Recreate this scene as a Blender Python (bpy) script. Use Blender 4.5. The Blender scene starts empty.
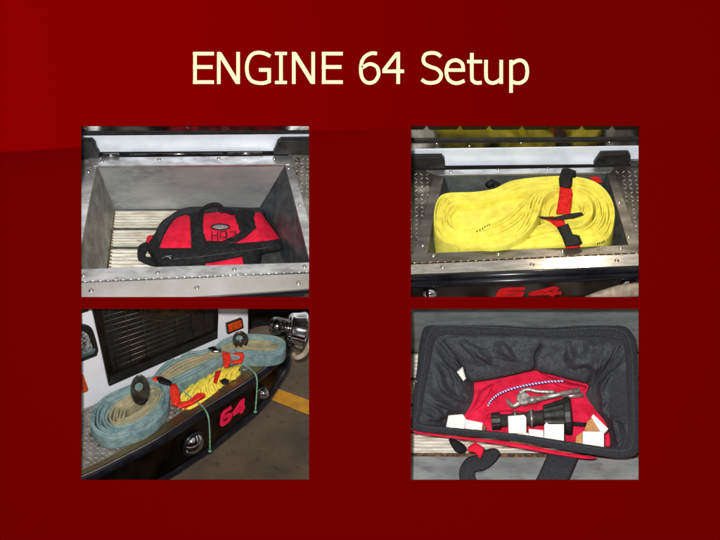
import bpy, bmesh, math, random
from mathutils import Vector, Matrix, noise, geometry
random.seed(7)
SC = bpy.context.scene
COL = SC.collection
S = 0.005          # metres per slide pixel
D = 2400.0         # camera distance in slide pixels

# ------------------------------------------------------------------ camera, world, light
cam_d = bpy.data.cameras.new("camera")
cam = bpy.data.objects.new("camera", cam_d)
COL.objects.link(cam)
cam.location = (0, -D * S, 0)
cam.rotation_euler = (math.radians(90), 0, 0)
cam_d.sensor_width = 36
cam_d.lens = 36 * D / 720
cam_d.clip_end = 200
cam_d.clip_start = 0.1
SC.camera = cam

world = bpy.data.worlds.new("World")
SC.world = world
world.use_nodes = True
wn = world.node_tree
wn.nodes.clear()
w_out = wn.nodes.new('ShaderNodeOutputWorld')
w_bg = wn.nodes.new('ShaderNodeBackground')
w_tc = wn.nodes.new('ShaderNodeTexCoord')
w_ns = wn.nodes.new('ShaderNodeTexNoise')
w_ns.inputs['Scale'].default_value = 2.2
w_ns.inputs['Detail'].default_value = 1.0
w_cr = wn.nodes.new('ShaderNodeValToRGB')
w_cr.color_ramp.elements[0].position = 0.38
w_cr.color_ramp.elements[0].color = (0.16, 0.155, 0.15, 1)
w_cr.color_ramp.elements[1].position = 0.66
w_cr.color_ramp.elements[1].color = (1.0, 0.99, 0.96, 1)
wn.links.new(w_tc.outputs['Generated'], w_ns.inputs['Vector'])
wn.links.new(w_ns.outputs['Fac'], w_cr.inputs['Fac'])
w_sp = wn.nodes.new('ShaderNodeSeparateXYZ')
w_mr = wn.nodes.new('ShaderNodeMapRange')
w_mr.inputs['From Min'].default_value = 0.35
w_mr.inputs['From Max'].default_value = 0.95
w_mr.inputs['To Min'].default_value = 0.75
w_mr.inputs['To Max'].default_value = 2.1
w_ml = wn.nodes.new('ShaderNodeMath'); w_ml.operation = 'MULTIPLY'; w_ml.inputs[1].default_value = 0.74
wn.links.new(w_tc.outputs['Generated'], w_sp.inputs[0])
wn.links.new(w_sp.outputs[2], w_mr.inputs['Value'])
wn.links.new(w_mr.outputs['Result'], w_ml.inputs[0])
wn.links.new(w_ml.outputs[0], w_bg.inputs['Strength'])
wn.links.new(w_cr.outputs['Color'], w_bg.inputs['Color'])
wn.links.new(w_bg.outputs['Background'], w_out.inputs['Surface'])

def area(name, loc, target, size, power, col=(1, 1, 1)):
    ld = bpy.data.lights.new(name, 'AREA')
    ld.shape = 'DISK'
    ld.size = size
    ld.energy = power
    ld.color = col
    o = bpy.data.objects.new(name, ld)
    COL.objects.link(o)
    o.location = loc
    o.rotation_euler = (Vector(target) - Vector(loc)).to_track_quat('-Z', 'Y').to_euler()
    return o
area("flash_lamp", (-0.3, -11.6, 0.4), (0, 0, 0), 0.28, 1500, (1, 0.985, 0.96))

SC.view_settings.view_transform = 'Standard'
SC.view_settings.look = 'None'
SC.view_settings.exposure = 0
SC.view_settings.gamma = 1

# ------------------------------------------------------------------ materials
def lin(c):
    r = []
    for v in c:
        v = v / 255.0
        r.append(v / 12.92 if v <= 0.04045 else ((v + 0.055) / 1.055) ** 2.4)
    return (r[0], r[1], r[2], 1.0)

def M(name, col, rough=0.5, metal=0.0, col2=None, vs=20, vr=(0.35, 0.65), stretch=(1, 1, 1), bump=0.0, bs=300,
      stain=None, ss=40, sr=(0.62, 0.72), spec=0.5, rvar=0.0, detail=4, rot=None):
    m = bpy.data.materials.new(name)
    m.use_nodes = True
    nt = m.node_tree
    b = nt.nodes['Principled BSDF']
    b.inputs['Roughness'].default_value = rough
    b.inputs['Metallic'].default_value = metal
    b.inputs['Specular IOR Level'].default_value = spec
    tc = nt.nodes.new('ShaderNodeTexCoord')
    mp = nt.nodes.new('ShaderNodeMapping')
    mp.inputs['Scale'].default_value = stretch
    if rot: mp.inputs['Rotation'].default_value = rot
    nt.links.new(tc.outputs['Object'], mp.inputs['Vector'])
    n = nt.nodes.new('ShaderNodeTexNoise')
    n.inputs['Scale'].default_value = vs
    n.inputs['Detail'].default_value = detail
    nt.links.new(mp.outputs['Vector'], n.inputs['Vector'])
    r = nt.nodes.new('ShaderNodeValToRGB')
    r.color_ramp.elements[0].position = vr[0]
    r.color_ramp.elements[1].position = vr[1]
    c1 = lin(col)
    c2 = lin(col2) if col2 else tuple([x * 0.85 for x in c1[:3]] + [1])
    r.color_ramp.elements[0].color = c1
    r.color_ramp.elements[1].color = c2
    nt.links.new(n.outputs['Fac'], r.inputs['Fac'])
    out = r.outputs['Color']
    if stain:
        n2 = nt.nodes.new('ShaderNodeTexNoise')
        n2.inputs['Scale'].default_value = ss
        n2.inputs['Detail'].default_value = 5
        nt.links.new(mp.outputs['Vector'], n2.inputs['Vector'])
        r2 = nt.nodes.new('ShaderNodeValToRGB')
        r2.color_ramp.elements[0].position = sr[0]
        r2.color_ramp.elements[1].position = sr[1]
        nt.links.new(n2.outputs['Fac'], r2.inputs['Fac'])
        mx = nt.nodes.new('ShaderNodeMix')
        mx.data_type = 'RGBA'
        nt.links.new(r2.outputs['Color'], mx.inputs[0])
        nt.links.new(out, mx.inputs[6])
        mx.inputs[7].default_value = lin(stain)
        out = mx.outputs[2]
    nt.links.new(out, b.inputs['Base Color'])
    if rvar:
        mr = nt.nodes.new('ShaderNodeMapRange')
        mr.inputs['To Min'].default_value = max(0.02, rough - rvar)
        mr.inputs['To Max'].default_value = min(1, rough + rvar)
        nt.links.new(n.outputs['Fac'], mr.inputs['Value'])
        nt.links.new(mr.outputs['Result'], b.inputs['Roughness'])
    if bump:
        n3 = nt.nodes.new('ShaderNodeTexNoise')
        n3.inputs['Scale'].default_value = bs
        n3.inputs['Detail'].default_value = 3
        nt.links.new(mp.outputs['Vector'], n3.inputs['Vector'])
        bp = nt.nodes.new('ShaderNodeBump')
        bp.inputs['Strength'].default_value = bump
        bp.inputs['Distance'].default_value = 0.004
        nt.links.new(n3.outputs['Fac'], bp.inputs['Height'])
        nt.links.new(bp.outputs['Normal'], b.inputs['Normal'])
    return m

ALU = M('brushed_aluminium', (226, 228, 230), 0.34, 0.85, (176, 177, 178), 7, (0.32, 0.68), (1.6, 3, 3), 0.15, 160, stain=(150, 142, 130), ss=14, sr=(0.6, 0.85), rvar=0.12, detail=6)
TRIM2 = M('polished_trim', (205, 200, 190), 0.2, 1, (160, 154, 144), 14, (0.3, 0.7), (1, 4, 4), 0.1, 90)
TRIM1 = M('brushed_front_trim', (222, 221, 218), 0.3, 0.9, (184, 178, 166), 2.5, (0.3, 0.7), (1.5, 1, 1), 0.3, 300, rvar=0.1, detail=10)  # broad beige noise puts the trim's tan reflection into its colour
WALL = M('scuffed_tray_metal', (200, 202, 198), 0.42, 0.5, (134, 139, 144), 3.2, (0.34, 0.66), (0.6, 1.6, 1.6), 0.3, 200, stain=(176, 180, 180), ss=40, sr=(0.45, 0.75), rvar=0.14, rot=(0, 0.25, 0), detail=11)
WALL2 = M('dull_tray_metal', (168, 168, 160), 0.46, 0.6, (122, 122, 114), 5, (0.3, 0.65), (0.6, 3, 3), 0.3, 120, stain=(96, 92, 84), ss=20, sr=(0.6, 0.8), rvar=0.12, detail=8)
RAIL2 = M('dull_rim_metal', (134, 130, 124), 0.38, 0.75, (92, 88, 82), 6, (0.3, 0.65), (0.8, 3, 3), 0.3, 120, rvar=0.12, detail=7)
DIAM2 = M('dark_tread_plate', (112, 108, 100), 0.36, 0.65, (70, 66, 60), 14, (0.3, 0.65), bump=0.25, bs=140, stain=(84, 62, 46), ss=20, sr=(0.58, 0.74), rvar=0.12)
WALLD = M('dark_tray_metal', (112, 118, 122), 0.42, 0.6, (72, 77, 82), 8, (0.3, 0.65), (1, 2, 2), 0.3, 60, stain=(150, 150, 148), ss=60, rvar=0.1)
SLAT = M('weathered_slat', (236, 233, 222), 0.55, 0.1, (200, 192, 172), 22, (0.42, 0.66), (0.5, 3, 3), 0.2, 120, stain=(128, 92, 58), ss=34, sr=(0.64, 0.72))
GAP = M('dark_drain_floor', (74, 74, 70), 0.8, 0, (45, 45, 44), 30)
DIAM = M('tread_plate', (168, 166, 158), 0.38, 0.5, (118, 114, 106), 18, (0.3, 0.65), bump=0.25, bs=140, stain=(94, 76, 58), ss=26, sr=(0.56, 0.7), rvar=0.12)
DIAML = M('tread_lozenge', (228, 227, 222), 0.3, 0.7, (190, 188, 182), 40)
TAN = M('warm_trim_metal', (168, 148, 116), 0.24, 0.85, (128, 106, 76), 2.4, (0.3, 0.7), bump=0.2, bs=240, rvar=0.08, detail=6)
WHITE = M('white_cab_paint', (232, 240, 250), 0.25, 0, (210, 219, 231), 5)
EYE = M('worn_tow_eye_metal', (140, 134, 126), 0.26, 0.85, (88, 82, 76), 26, (0.35, 0.65), bump=0.3, bs=90)
WHITE3 = M('white_cab_paint_warm', (236, 236, 242), 0.25, 0, (222, 222, 228), 5)
BLACKM = M('black_bracket', (9, 9, 9), 0.55, 0, (34, 34, 34), 30, bump=0.2, bs=150)
RUB = M('black_rubber', (12, 13, 17), 0.28, 0, (24, 25, 32), 12, rvar=0.08)
GLOSS = M('black_gloss_face', (20, 16, 13), 0.16, 0, (42, 34, 26), 6)
BROWNF = M('polished_dark_face', (82, 68, 52), 0.25, 0.9, (30, 25, 20), 5, (0.35, 0.6), rvar=0.08)
CHROME = M('chrome', (232, 232, 236), 0.08, 1, (205, 205, 210), 20)
CHROMED = M('dark_chrome', (150, 150, 150), 0.16, 1, (80, 78, 76), 12)
MIRROR = M('mirror_panel', (150, 148, 144), 0.12, 1, (120, 118, 114), 12, bump=0.04, bs=50)
SCREW = M('screw_metal', (212, 208, 200), 0.3, 1, (150, 144, 134), 200)
RED = M('red_nylon', (240, 28, 66), 0.75, 0, (214, 14, 48), 24, (0.35, 0.7), bump=0.5, bs=320, spec=0.3)
REDIN = M('red_lining', (232, 34, 72), 0.8, 0, (198, 18, 52), 18, (0.4, 0.7), bump=0.4, bs=120, spec=0.2)
BLK = M('black_nylon', (38, 39, 42), 0.8, 0, (18, 18, 20), 60, bump=0.7, bs=420, spec=0.3)
BLKL = M('black_lining', (78, 80, 86), 0.75, 0, (44, 46, 51), 90, (0.3, 0.75), bump=0.8, bs=340, spec=0.4, detail=8)
BLKR = M('black_rim_webbing', (62, 64, 71), 0.8, 0, (30, 31, 35), 240, (0.4, 0.6), bump=1.0, bs=500, spec=0.4)
INK = M('marker_ink', (70, 8, 20), 0.8, 0, (50, 5, 15), 50)
PATCH = M('grey_patch', (178, 170, 168), 0.6, 0, (60, 50, 52), 260, (0.45, 0.6))
YEL = M('yellow_hose_jacket', (238, 230, 98), 0.85, 0, (224, 212, 74), 22, (0.4, 0.75), bump=0.45, bs=260, spec=0.2, stain=(206, 192, 70), ss=18, sr=(0.5, 0.85))
YELR = M('yellow_rope', (242, 224, 86), 0.8, 0, (210, 186, 60), 60, (0.4, 0.7), bump=0.6, bs=300, spec=0.2)
REDS = M('red_strap', (222, 34, 28), 0.75, 0, (186, 20, 18), 50, bump=0.6, bs=400, spec=0.2)
ORS = M('orange_red_strap', (246, 62, 40), 0.75, 0, (214, 38, 26), 50, bump=0.6, bs=400, spec=0.2)
BUCK = M('black_buckle', (14, 14, 15), 0.6, 0, (26, 26, 28), 60, bump=0.4, bs=200, spec=0.25)
TEAL = M('teal_hose_jacket', (130, 154, 154), 0.85, 0, (94, 120, 124), 20, (0.35, 0.65), bump=0.6, bs=180, stain=(140, 158, 146), ss=50, sr=(0.5, 0.75), spec=0.2)
TANH = M('tan_hose_jacket', (168, 156, 122), 0.85, 0, (134, 132, 106), 22, (0.35, 0.65), bump=0.6, bs=180, stain=(150, 150, 120), ss=60, sr=(0.56, 0.75), spec=0.2)
CONC = M('brown_concrete', (94, 78, 62), 0.7, 0, (64, 54, 44), 4, (0.3, 0.7), bump=0.3, bs=110, stain=(46, 39, 33), ss=22, sr=(0.6, 0.8), spec=0.3, detail=9)
YLINE = M('yellow_floor_paint', (190, 134, 34), 0.7, 0, (150, 104, 30), 16, (0.35, 0.7), spec=0.2)
AMBER = M('amber_lens', (226, 84, 14), 0.2, 0, (168, 46, 6), 60)
GLASS = M('lamp_glass', (226, 228, 228), 0.12, 0.5, (110, 114, 114), 34, (0.4, 0.6), bump=0.3, bs=60)
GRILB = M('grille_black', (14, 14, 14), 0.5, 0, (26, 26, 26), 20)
GRILF = M('grille_frame_bronze', (54, 48, 38), 0.28, 0.7, (24, 22, 19), 8, rvar=0.1)
LOUV = M('louvre_metal', (92, 86, 74), 0.35, 0.7, (52, 48, 42), 12)
GOLD = M('emblem_bronze', (116, 100, 68), 0.3, 0.9, (78, 66, 44), 20)
PINK = M('pink_red_numerals', (252, 30, 84), 0.5, 0, (232, 20, 66), 20)
REDN = M('red_numerals', (214, 16, 24), 0.45, 0, (180, 10, 16), 20)
GCORD = M('green_cord', (122, 168, 136), 0.7, 0, (88, 130, 104), 80)
STEEL = M('cast_tool_metal', (206, 200, 194), 0.38, 0.6, (150, 142, 134), 50, bump=0.25, bs=120)
NOZ = M('nozzle_black', (40, 40, 40), 0.5, 0, (24, 24, 24), 30, bump=0.2, bs=100)
NOZG = M('nozzle_grey', (92, 88, 84), 0.4, 0.4, (62, 58, 56), 30)
PAPER = M('white_block_face', (248, 244, 238), 0.7, 0, (234, 224, 210), 60, (0.5, 0.78), bump=0.3, bs=160, spec=0.2, detail=6)
WOOD = M('cut_wood', (206, 152, 100), 0.75, 0, (176, 122, 78), 30, (0.35, 0.7), (1, 1, 5), bump=0.3, bs=100, spec=0.2)
CREAM = M('cream_lettering', (228, 228, 180), 1.0, 0, (228, 228, 178), 5, spec=0.0)
PLATEG = M('grey_plate', (160, 166, 166), 0.5, 0.3, (122, 128, 129), 6, (0.3, 0.65), (0.8, 2, 2), 0.3, 90, stain=(104, 106, 104), ss=14, sr=(0.55, 0.8), rvar=0.1, detail=7)
RUST = M('rust_edge', (128, 96, 62), 0.8, 0, (64, 50, 38), 50, (0.4, 0.6))
PIPE = M('dusty_pipe', (170, 156, 136), 0.7, 0, (130, 118, 100), 30)

def stripes(name, c1, c2, scale, rough=0.7):
    m = bpy.data.materials.new(name)
    m.use_nodes = True
    nt = m.node_tree
    b = nt.nodes['Principled BSDF']
    b.inputs['Roughness'].default_value = rough
    tc = nt.nodes.new('ShaderNodeTexCoord')
    w = nt.nodes.new('ShaderNodeTexWave')
    w.wave_type = 'BANDS'
    w.bands_direction = 'DIAGONAL'
    w.inputs['Scale'].default_value = scale
    r = nt.nodes.new('ShaderNodeValToRGB')
    r.color_ramp.interpolation = 'CONSTANT'
    r.color_ramp.elements[0].color = lin(c1)
    r.color_ramp.elements[1].color = lin(c2)
    r.color_ramp.elements[1].position = 0.5
    nt.links.new(tc.outputs['Object'], w.inputs['Vector'])
    nt.links.new(w.outputs['Fac'], r.inputs['Fac'])
    nt.links.new(r.outputs['Color'], b.inputs['Base Color'])
    return m
BLUEC = stripes('blue_white_cord', (62, 66, 160), (226, 222, 240), 30)

# the slide's own printed background: bright red field above a curved dark red band
def slin(c):
    return tuple([x * 0.695 for x in lin(c)[:3]] + [1])

def slide_material():
    m = bpy.data.materials.new('slide_red')
    m.use_nodes = True
    nt = m.node_tree
    N, L = nt.nodes, nt.links
    b = N['Principled BSDF']
    b.inputs['Roughness'].default_value = 1
    b.inputs['Specular IOR Level'].default_value = 0
    tc = N.new('ShaderNodeTexCoord')
    sp = N.new('ShaderNodeSeparateXYZ')
    L.new(tc.outputs['Object'], sp.inputs[0])
    def math_(op, a, bb=None, clamp=False):
        n = N.new('ShaderNodeMath'); n.operation = op; n.use_clamp = clamp
        for i, v in enumerate((a, bb)):
            if v is None: continue
            if isinstance(v, (int, float)): n.inputs[i].default_value = v
            else: L.new(v, n.inputs[i])
        return n.outputs[0]
    px = math_('ADD', math_('DIVIDE', sp.outputs[0], S), 360)
    py = math_('SUBTRACT', 270, math_('DIVIDE', sp.outputs[2], S))
    cv = N.new('ShaderNodeFloatCurve')
    c = cv.mapping.curves[0]
    pts = [(0, 151), (30, 149.5), (82, 145.5), (180, 137), (310, 130), (400, 127), (520, 124), (720, 122)]
    c.points[0].location = (0, pts[0][1] / 540)
    c.points[1].location = (1, pts[-1][1] / 540)
    for p in pts[1:-1]: c.points.new(p[0] / 720, p[1] / 540)
    cv.mapping.update()
    L.new(math_('DIVIDE', px, 720, True), cv.inputs['Value'])
    edge = math_('MULTIPLY', cv.outputs[0], 540)
    below = math_('DIVIDE', math_('SUBTRACT', py, edge), 2.0, True)        # 0 above, 1 below
    deep = math_('SUBTRACT', 1, math_('DIVIDE', math_('SUBTRACT', py, edge), 26, True), True)
    gx = math_('POWER', math_('DIVIDE', px, 520, True), 0.9)
    top = N.new('ShaderNodeMix'); top.data_type = 'RGBA'
    L.new(gx, top.inputs[0]); top.inputs[6].default_value = slin((142, 0, 0)); top.inputs[7].default_value = slin((114, 0, 0))
    low = N.new('ShaderNodeMix'); low.data_type = 'RGBA'
    L.new(math_('MULTIPLY', deep, math_('SUBTRACT', 1, gx)), low.inputs[0])
    low.inputs[6].default_value = slin((113, 0, 0)); low.inputs[7].default_value = slin((104, 0, 0))
    mx = N.new('ShaderNodeMix'); mx.data_type = 'RGBA'
    L.new(below, mx.inputs[0]); L.new(top.outputs[2], mx.inputs[6]); L.new(low.outputs[2], mx.inputs[7])
    L.new(mx.outputs[2], b.inputs['Base Color'])
    return m
SLIDE = slide_material()

# ------------------------------------------------------------------ scene graph helpers
ROOTLOC = {}
def P2W(p):
    return Vector(p) * S

def thing(name, label, cat, loc=None, group=None):
    o = bpy.data.objects.new(name, None)
    COL.objects.link(o)
    o.empty_display_size = 0.05
    if loc is not None: o.location = P2W(loc)
    o['label'] = label
    o['category'] = cat
    if group: o['group'] = group
    return o

def tag(o, label, cat, group=None):
    o['label'] = label
    o['category'] = cat
    if group: o['group'] = group
    return o

def root_of(o):
    while o.parent: o = o.parent
    return o

MINY = [1e9]
def obj(name, verts, faces, mat, parent=None, smooth=False, bev=0, mats=None, midx=None, label=None):
    """verts in slide pixels (world axes)"""
    me = bpy.data.meshes.new(name)
    off = Vector((0, 0, 0))
    if parent is not None:
        r = root_of(parent)
        off = r.location if r.type == 'EMPTY' else r.location
    for v in verts:
        if v[1] < MINY[0]: MINY[0] = v[1]
    if parent is None and verts:
        lo = Vector((sum(v[i] for v in verts) / len(verts) for i in range(3))) * S
        off = lo
    me.from_pydata([tuple(Vector(v) * S - off) for v in verts], [], faces)
    bm = bmesh.new(); bm.from_mesh(me)
    bmesh.ops.recalc_face_normals(bm, faces=bm.faces[:])
    bm.to_mesh(me); bm.free()
    if mats:
        for m in mats: me.materials.append(m)
        for p, i in zip(me.polygons, midx): p.material_index = i
    else:
        me.materials.append(mat)
    if smooth:
        for p in me.polygons: p.use_smooth = True
    o = bpy.data.objects.new(name, me)
    COL.objects.link(o)
    if parent is not None: o.parent = parent
    else: o.location = off
    if bev:
        b = o.modifiers.new('bevel', 'BEVEL'); b.width = bev * S; b.segments = 2; b.limit_method = 'ANGLE'
        b.angle_limit = math.radians(40)
    if label: o['label'] = label
    return o

class MB:
    def __init__(s): s.v = []; s.f = []; s.m = []; s.mi = 0
    def add(s, v, f):
        n = len(s.v)
        s.v += [Vector(x) for x in v]
        s.f += [tuple(i + n for i in q) for q in f]
        s.m += [s.mi] * len(f)
    def prism(s, top, vec):
        n = len(top)
        t = [Vector(p) for p in top]
        b = [p + vec for p in t]
        s.add(t + b, [tuple(range(n)), tuple(range(2 * n - 1, n - 1, -1))] + [(i, i + n, (i + 1) % n + n, (i + 1) % n) for i in range(n)])
    def tube(s, path, r, n=8, caps=True):
        path = [Vector(p) for p in path]
        rings = []
        ref = None
        for i, p in enumerate(path):
            t = (path[min(i + 1, len(path) - 1)] - path[max(i - 1, 0)])
            if t.length < 1e-9: t = Vector((1, 0, 0))
            t.normalize()
            if ref is None:
                ref = t.orthogonal().normalized()
            ref = (ref - t * ref.dot(t)).normalized()
            b = t.cross(ref)
            rr = r(i / (len(path) - 1)) if callable(r) else r
            rings.append([p + (ref * math.cos(2 * math.pi * k / n) + b * math.sin(2 * math.pi * k / n)) * rr for k in range(n)])
        v = [q for ring in rings for q in ring]
        f = []
        for i in range(len(rings) - 1):
            for k in range(n):
                f.append((i * n + k, i * n + (k + 1) % n, (i + 1) * n + (k + 1) % n, (i + 1) * n + k))
        if caps:
            f.append(tuple(range(n - 1, -1, -1))); f.append(tuple(range((len(rings) - 1) * n, len(rings) * n)))
        s.add(v, f)
    def lathe(s, o, ax, prof, n=32, ripple=None):
        """prof: list of (distance along axis, radius)"""
        ax = Vector(ax).normalized(); o = Vector(o)
        x = ax.orthogonal().normalized(); y = ax.cross(x)
        v = []; f = []
        for j, (d, r) in enumerate(prof):
            for k in range(n):
                rr = r * (ripple(j, k) if ripple else 1)
                a = 2 * math.pi * k / n
                v.append(o + ax * d + (x * math.cos(a) + y * math.sin(a)) * rr)
        for j in range(len(prof) - 1):
            for k in range(n):
                f.append((j * n + k, j * n + (k + 1) % n, (j + 1) * n + (k + 1) % n, (j + 1) * n + k))
        f.append(tuple(range(n - 1, -1, -1))); f.append(tuple(range((len(prof) - 1) * n, len(prof) * n)))
        s.add(v, f)
    def lay(s, path, up, h, t, closed=False):
        """lay-flat hose standing on edge; path = its upper fold line; up = vector; h height, t thickness"""
        path = [Vector(p) for p in path]; n = len(path)
        sec = [(-.5, -.06), (-.32, -.015), (0, 0), (.32, -.015), (.5, -.06), (.56, -.3), (.5, -.6), (.5, -.92), (.3, -1), (-.3, -1), (-.5, -.92), (-.5, -.6), (-.56, -.3)]
        K = len(sec); v = []
        for i, p in enumerate(path):
            a = path[(i + 1) % n] if closed else path[min(i + 1, n - 1)]
            b = path[(i - 1) % n] if closed else path[max(i - 1, 0)]
            tg = (a - b).normalized()
            side = tg.cross(up).normalized()
            hh = h(i / n) if callable(h) else h
            for (x, y) in sec:
                v.append(p + side * (x * t) + up * (y * hh))
        f = []
        for i in range(n if closed else n - 1):
            j = (i + 1) % n
            for k in range(K):
                f.append((i * K + k, i * K + (k + 1) % K, j * K + (k + 1) % K, j * K + k))
        if not closed:
            f.append(tuple(range(K))); f.append(tuple((n - 1) * K + k for k in range(K - 1, -1, -1)))
        s.add(v, f)
    def build(s, name, mat, parent=None, smooth=False, bev=0, mats=None, label=None):
        return obj(name, s.v, s.f, mat, parent, smooth, bev, mats, s.m if mats else None, label)

def spline(pts, per=6, closed=False):
    out = []; n = len(pts)
    P = [Vector(p) for p in pts]
    rng = n if closed else n - 1
    for i in range(rng):
        if closed: p0, p1, p2, p3 = P[i - 1], P[i], P[(i + 1) % n], P[(i + 2) % n]
        else: p0, p1, p2, p3 = P[max(i - 1, 0)], P[i], P[i + 1], P[min(i + 2, n - 1)]
        for k in range(per):
            t = k / per
            out.append(0.5 * ((2 * p1) + (p2 - p0) * t + (2 * p0 - 5 * p1 + 4 * p2 - p3) * t * t + (3 * p1 - p0 - 3 * p2 + p3) * t ** 3))
    if not closed: out.append(P[-1])
    return out

CAM = Vector((0, -D, 0))
def ray(px, py): return Vector((px - 360, D, 270 - py))

class Frame:
    """a photographed place: its ground tilted up towards the viewer by the angle e"""
    def __init__(s, ox, oy, e, depth, base=(357, 531)):
        s.ox, s.oy = ox, oy
        e = math.radians(e)
        s.ce, s.se = math.cos(e), math.sin(e)
        s.F = Vector((0, s.ce, s.se)); s.U = Vector((0, -s.se, s.ce)); s.R = Vector((1, 0, 0))
        d = s.dir(*base)
        s.O = CAM + d * ((D + depth) / D)
        s.vis = {}
    def dir(s, a, b): return ray(s.ox + a / 3.0, s.oy + b / 3.0)
    def on(s, a, b, P, N):
        d = s.dir(a, b)
        t = (P - CAM).dot(N) / d.dot(N)
        return CAM + d * t
    def p(s, a, b, w=0): return s.on(a, b, s.O + s.U * w, s.U)
    def wall(s, a0, b0, a1, b1, w=0):
        """vertical plane standing on the line through two ground pixels"""
        A = s.p(a0, b0, w); B = s.p(a1, b1, w)
        N = (B - A).cross(s.U).normalized()
        if N.y > 0: N = -N
        return (A, N)
    def onw(s, a, b, pl, off=0): return s.on(a, b, pl[0] + pl[1] * off, pl[1])
    def drop(s, P, db): return P - s.U * (db / 3.0 / s.ce)
    def poly(s, pts, w=0): return [s.p(a, b, w) for a, b in pts]
    def polyw(s, pts, pl, off=0): return [s.onw(a, b, pl, off) for a, b in pts]

def pip(x, y, poly):
    c = False; n = len(poly); j = n - 1
    for i in range(n):
        xi, yi = poly[i][0], poly[i][1]; xj, yj = poly[j][0], poly[j][1]
        if (yi > y) != (yj > y) and x < (xj - xi) * (y - yi) / (yj - yi) + xi: c = not c
        j = i
    return c

def pdist(x, y, poly):
    best = 1e9; n = len(poly)
    for i in range(n):
        ax, ay = poly[i][0], poly[i][1]; bx, by = poly[(i + 1) % n][0], poly[(i + 1) % n][1]
        dx, dy = bx - ax, by - ay
        l = dx * dx + dy * dy
        t = 0 if l == 0 else max(0, min(1, ((x - ax) * dx + (y - ay) * dy) / l))
        d = (ax + t * dx - x) ** 2 + (ay + t * dy - y) ** 2
        if d < best: best = d
    return math.sqrt(best)

def dome(d, r):
    k = min(1, d / r)
    return math.sqrt(max(0, 1 - (1 - k) ** 2))

def cushion(fr, outline, base, t, r, step=5, hf=None, off=0, holes=(), smooth=True, wr=0, wrs=0.05, back=2.0, seed=0):
    """a solid soft body: outline in photo units, swelling by t towards the viewer from base(a,b)"""
    if smooth:
        op = [(v.x, v.y) for v in spline([(x, y, 0) for x, y in outline], 4, True)]
    else:
        op = []
        n = len(outline)
        for i in range(n):
            ax, ay = outline[i]; bx, by = outline[(i + 1) % n]
            k = max(1, int(math.hypot(bx - ax, by - ay) / step))
            for j in range(k): op.append((ax + (bx - ax) * j / k, ay + (by - ay) * j / k))
    hs = [[(v.x, v.y) for v in spline([(x, y, 0) for x, y in h], 3, True)] for h in holes]
    pts = [Vector(p) for p in op]; edges = [(i, (i + 1) % len(op)) for i in range(len(op))]
    for h in hs:
        n0 = len(pts); pts += [Vector(p) for p in h]
        edges += [(n0 + i, n0 + (i + 1) % len(h)) for i in range(len(h))]
    x0, x1 = min(p[0] for p in op), max(p[0] for p in op); y0, y1 = min(p[1] for p in op), max(p[1] for p in op)
    y = y0; row = 0
    while y < y1:
        x = x0 + (step / 2 if row % 2 else 0)
        while x < x1:
            if pip(x, y, op) and pdist(x, y, op) > step * 0.5 and not any(pip(x, y, h) or pdist(x, y, h) < step * .5 for h in hs):
                pts.append(Vector((x, y)))
            x += step
        y += step * 0.87; row += 1
    res = geometry.delaunay_2d_cdt(pts, edges, [], 0, 1e-5)
    V = [(v.x, v.y) for v in res[0]]
    T = []
    for f in res[2]:
        if len(f) < 3: continue
        cx = sum(V[i][0] for i in f) / len(f); cy = sum(V[i][1] for i in f) / len(f)
        if pip(cx, cy, op) and not any(pip(cx, cy, h) for h in hs): T.append(tuple(f))
    def place(a, b, d):
        P = base(a, b); dr = (CAM - P).normalized()
        return P + dr * d
    front = []; bk = []
    for (a, b) in V:
        d = pdist(a, b, op)
        for h in hs: d = min(d, pdist(a, b, h))
        g = hf(a, b) if hf else 0
        z = g + off + t * dome(d, r)
        if wr:
            nn = noise.noise(Vector((a * wrs, b * wrs, seed))) + 0.6 * noise.noise(Vector((a * wrs * 2.3, b * wrs * 2.3, seed + 9)))
            z += wr * nn * min(1, d / (r * .5))
        front.append(place(a, b, z))
        bk.append(place(a, b, (g + off if hf else 0) - back))
    n = len(V)
    F = list(T) + [tuple(i + n for i in reversed(f)) for f in T]
    cnt = {}
    for f in T:
        for i in range(len(f)):
            e = (f[i], f[(i + 1) % len(f)])
            cnt[e] = 1
    for e in cnt:
        if (e[1], e[0]) not in cnt: F.append((e[0], e[0] + n, e[1] + n, e[1]))
    return front + bk, F

def soft(name, fr, outline, base, mat, parent, t, r, label=None, **k):
    v, f = cushion(fr, outline, base, t, r, **k)
    return obj(name, v, f, mat, parent, True, label=label)

def screws(fr, pts, parent, w=1.5, r=1.9, base=None, nrm=None):
    for a, b in pts:
        P = base(a, b) if base else fr.p(a, b, w)
        n_ = nrm if nrm is not None else fr.U
        m = MB()
        m.lathe(P - n_ * 0.4, n_, [(0, r * 1.15), (0.5, r * 1.1), (0.6, r * .9), (1.1, r * .75), (1.45, r * .4), (1.5, 0.25)], 14)
        o = m.build('screw', SCREW, parent, True)

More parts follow.
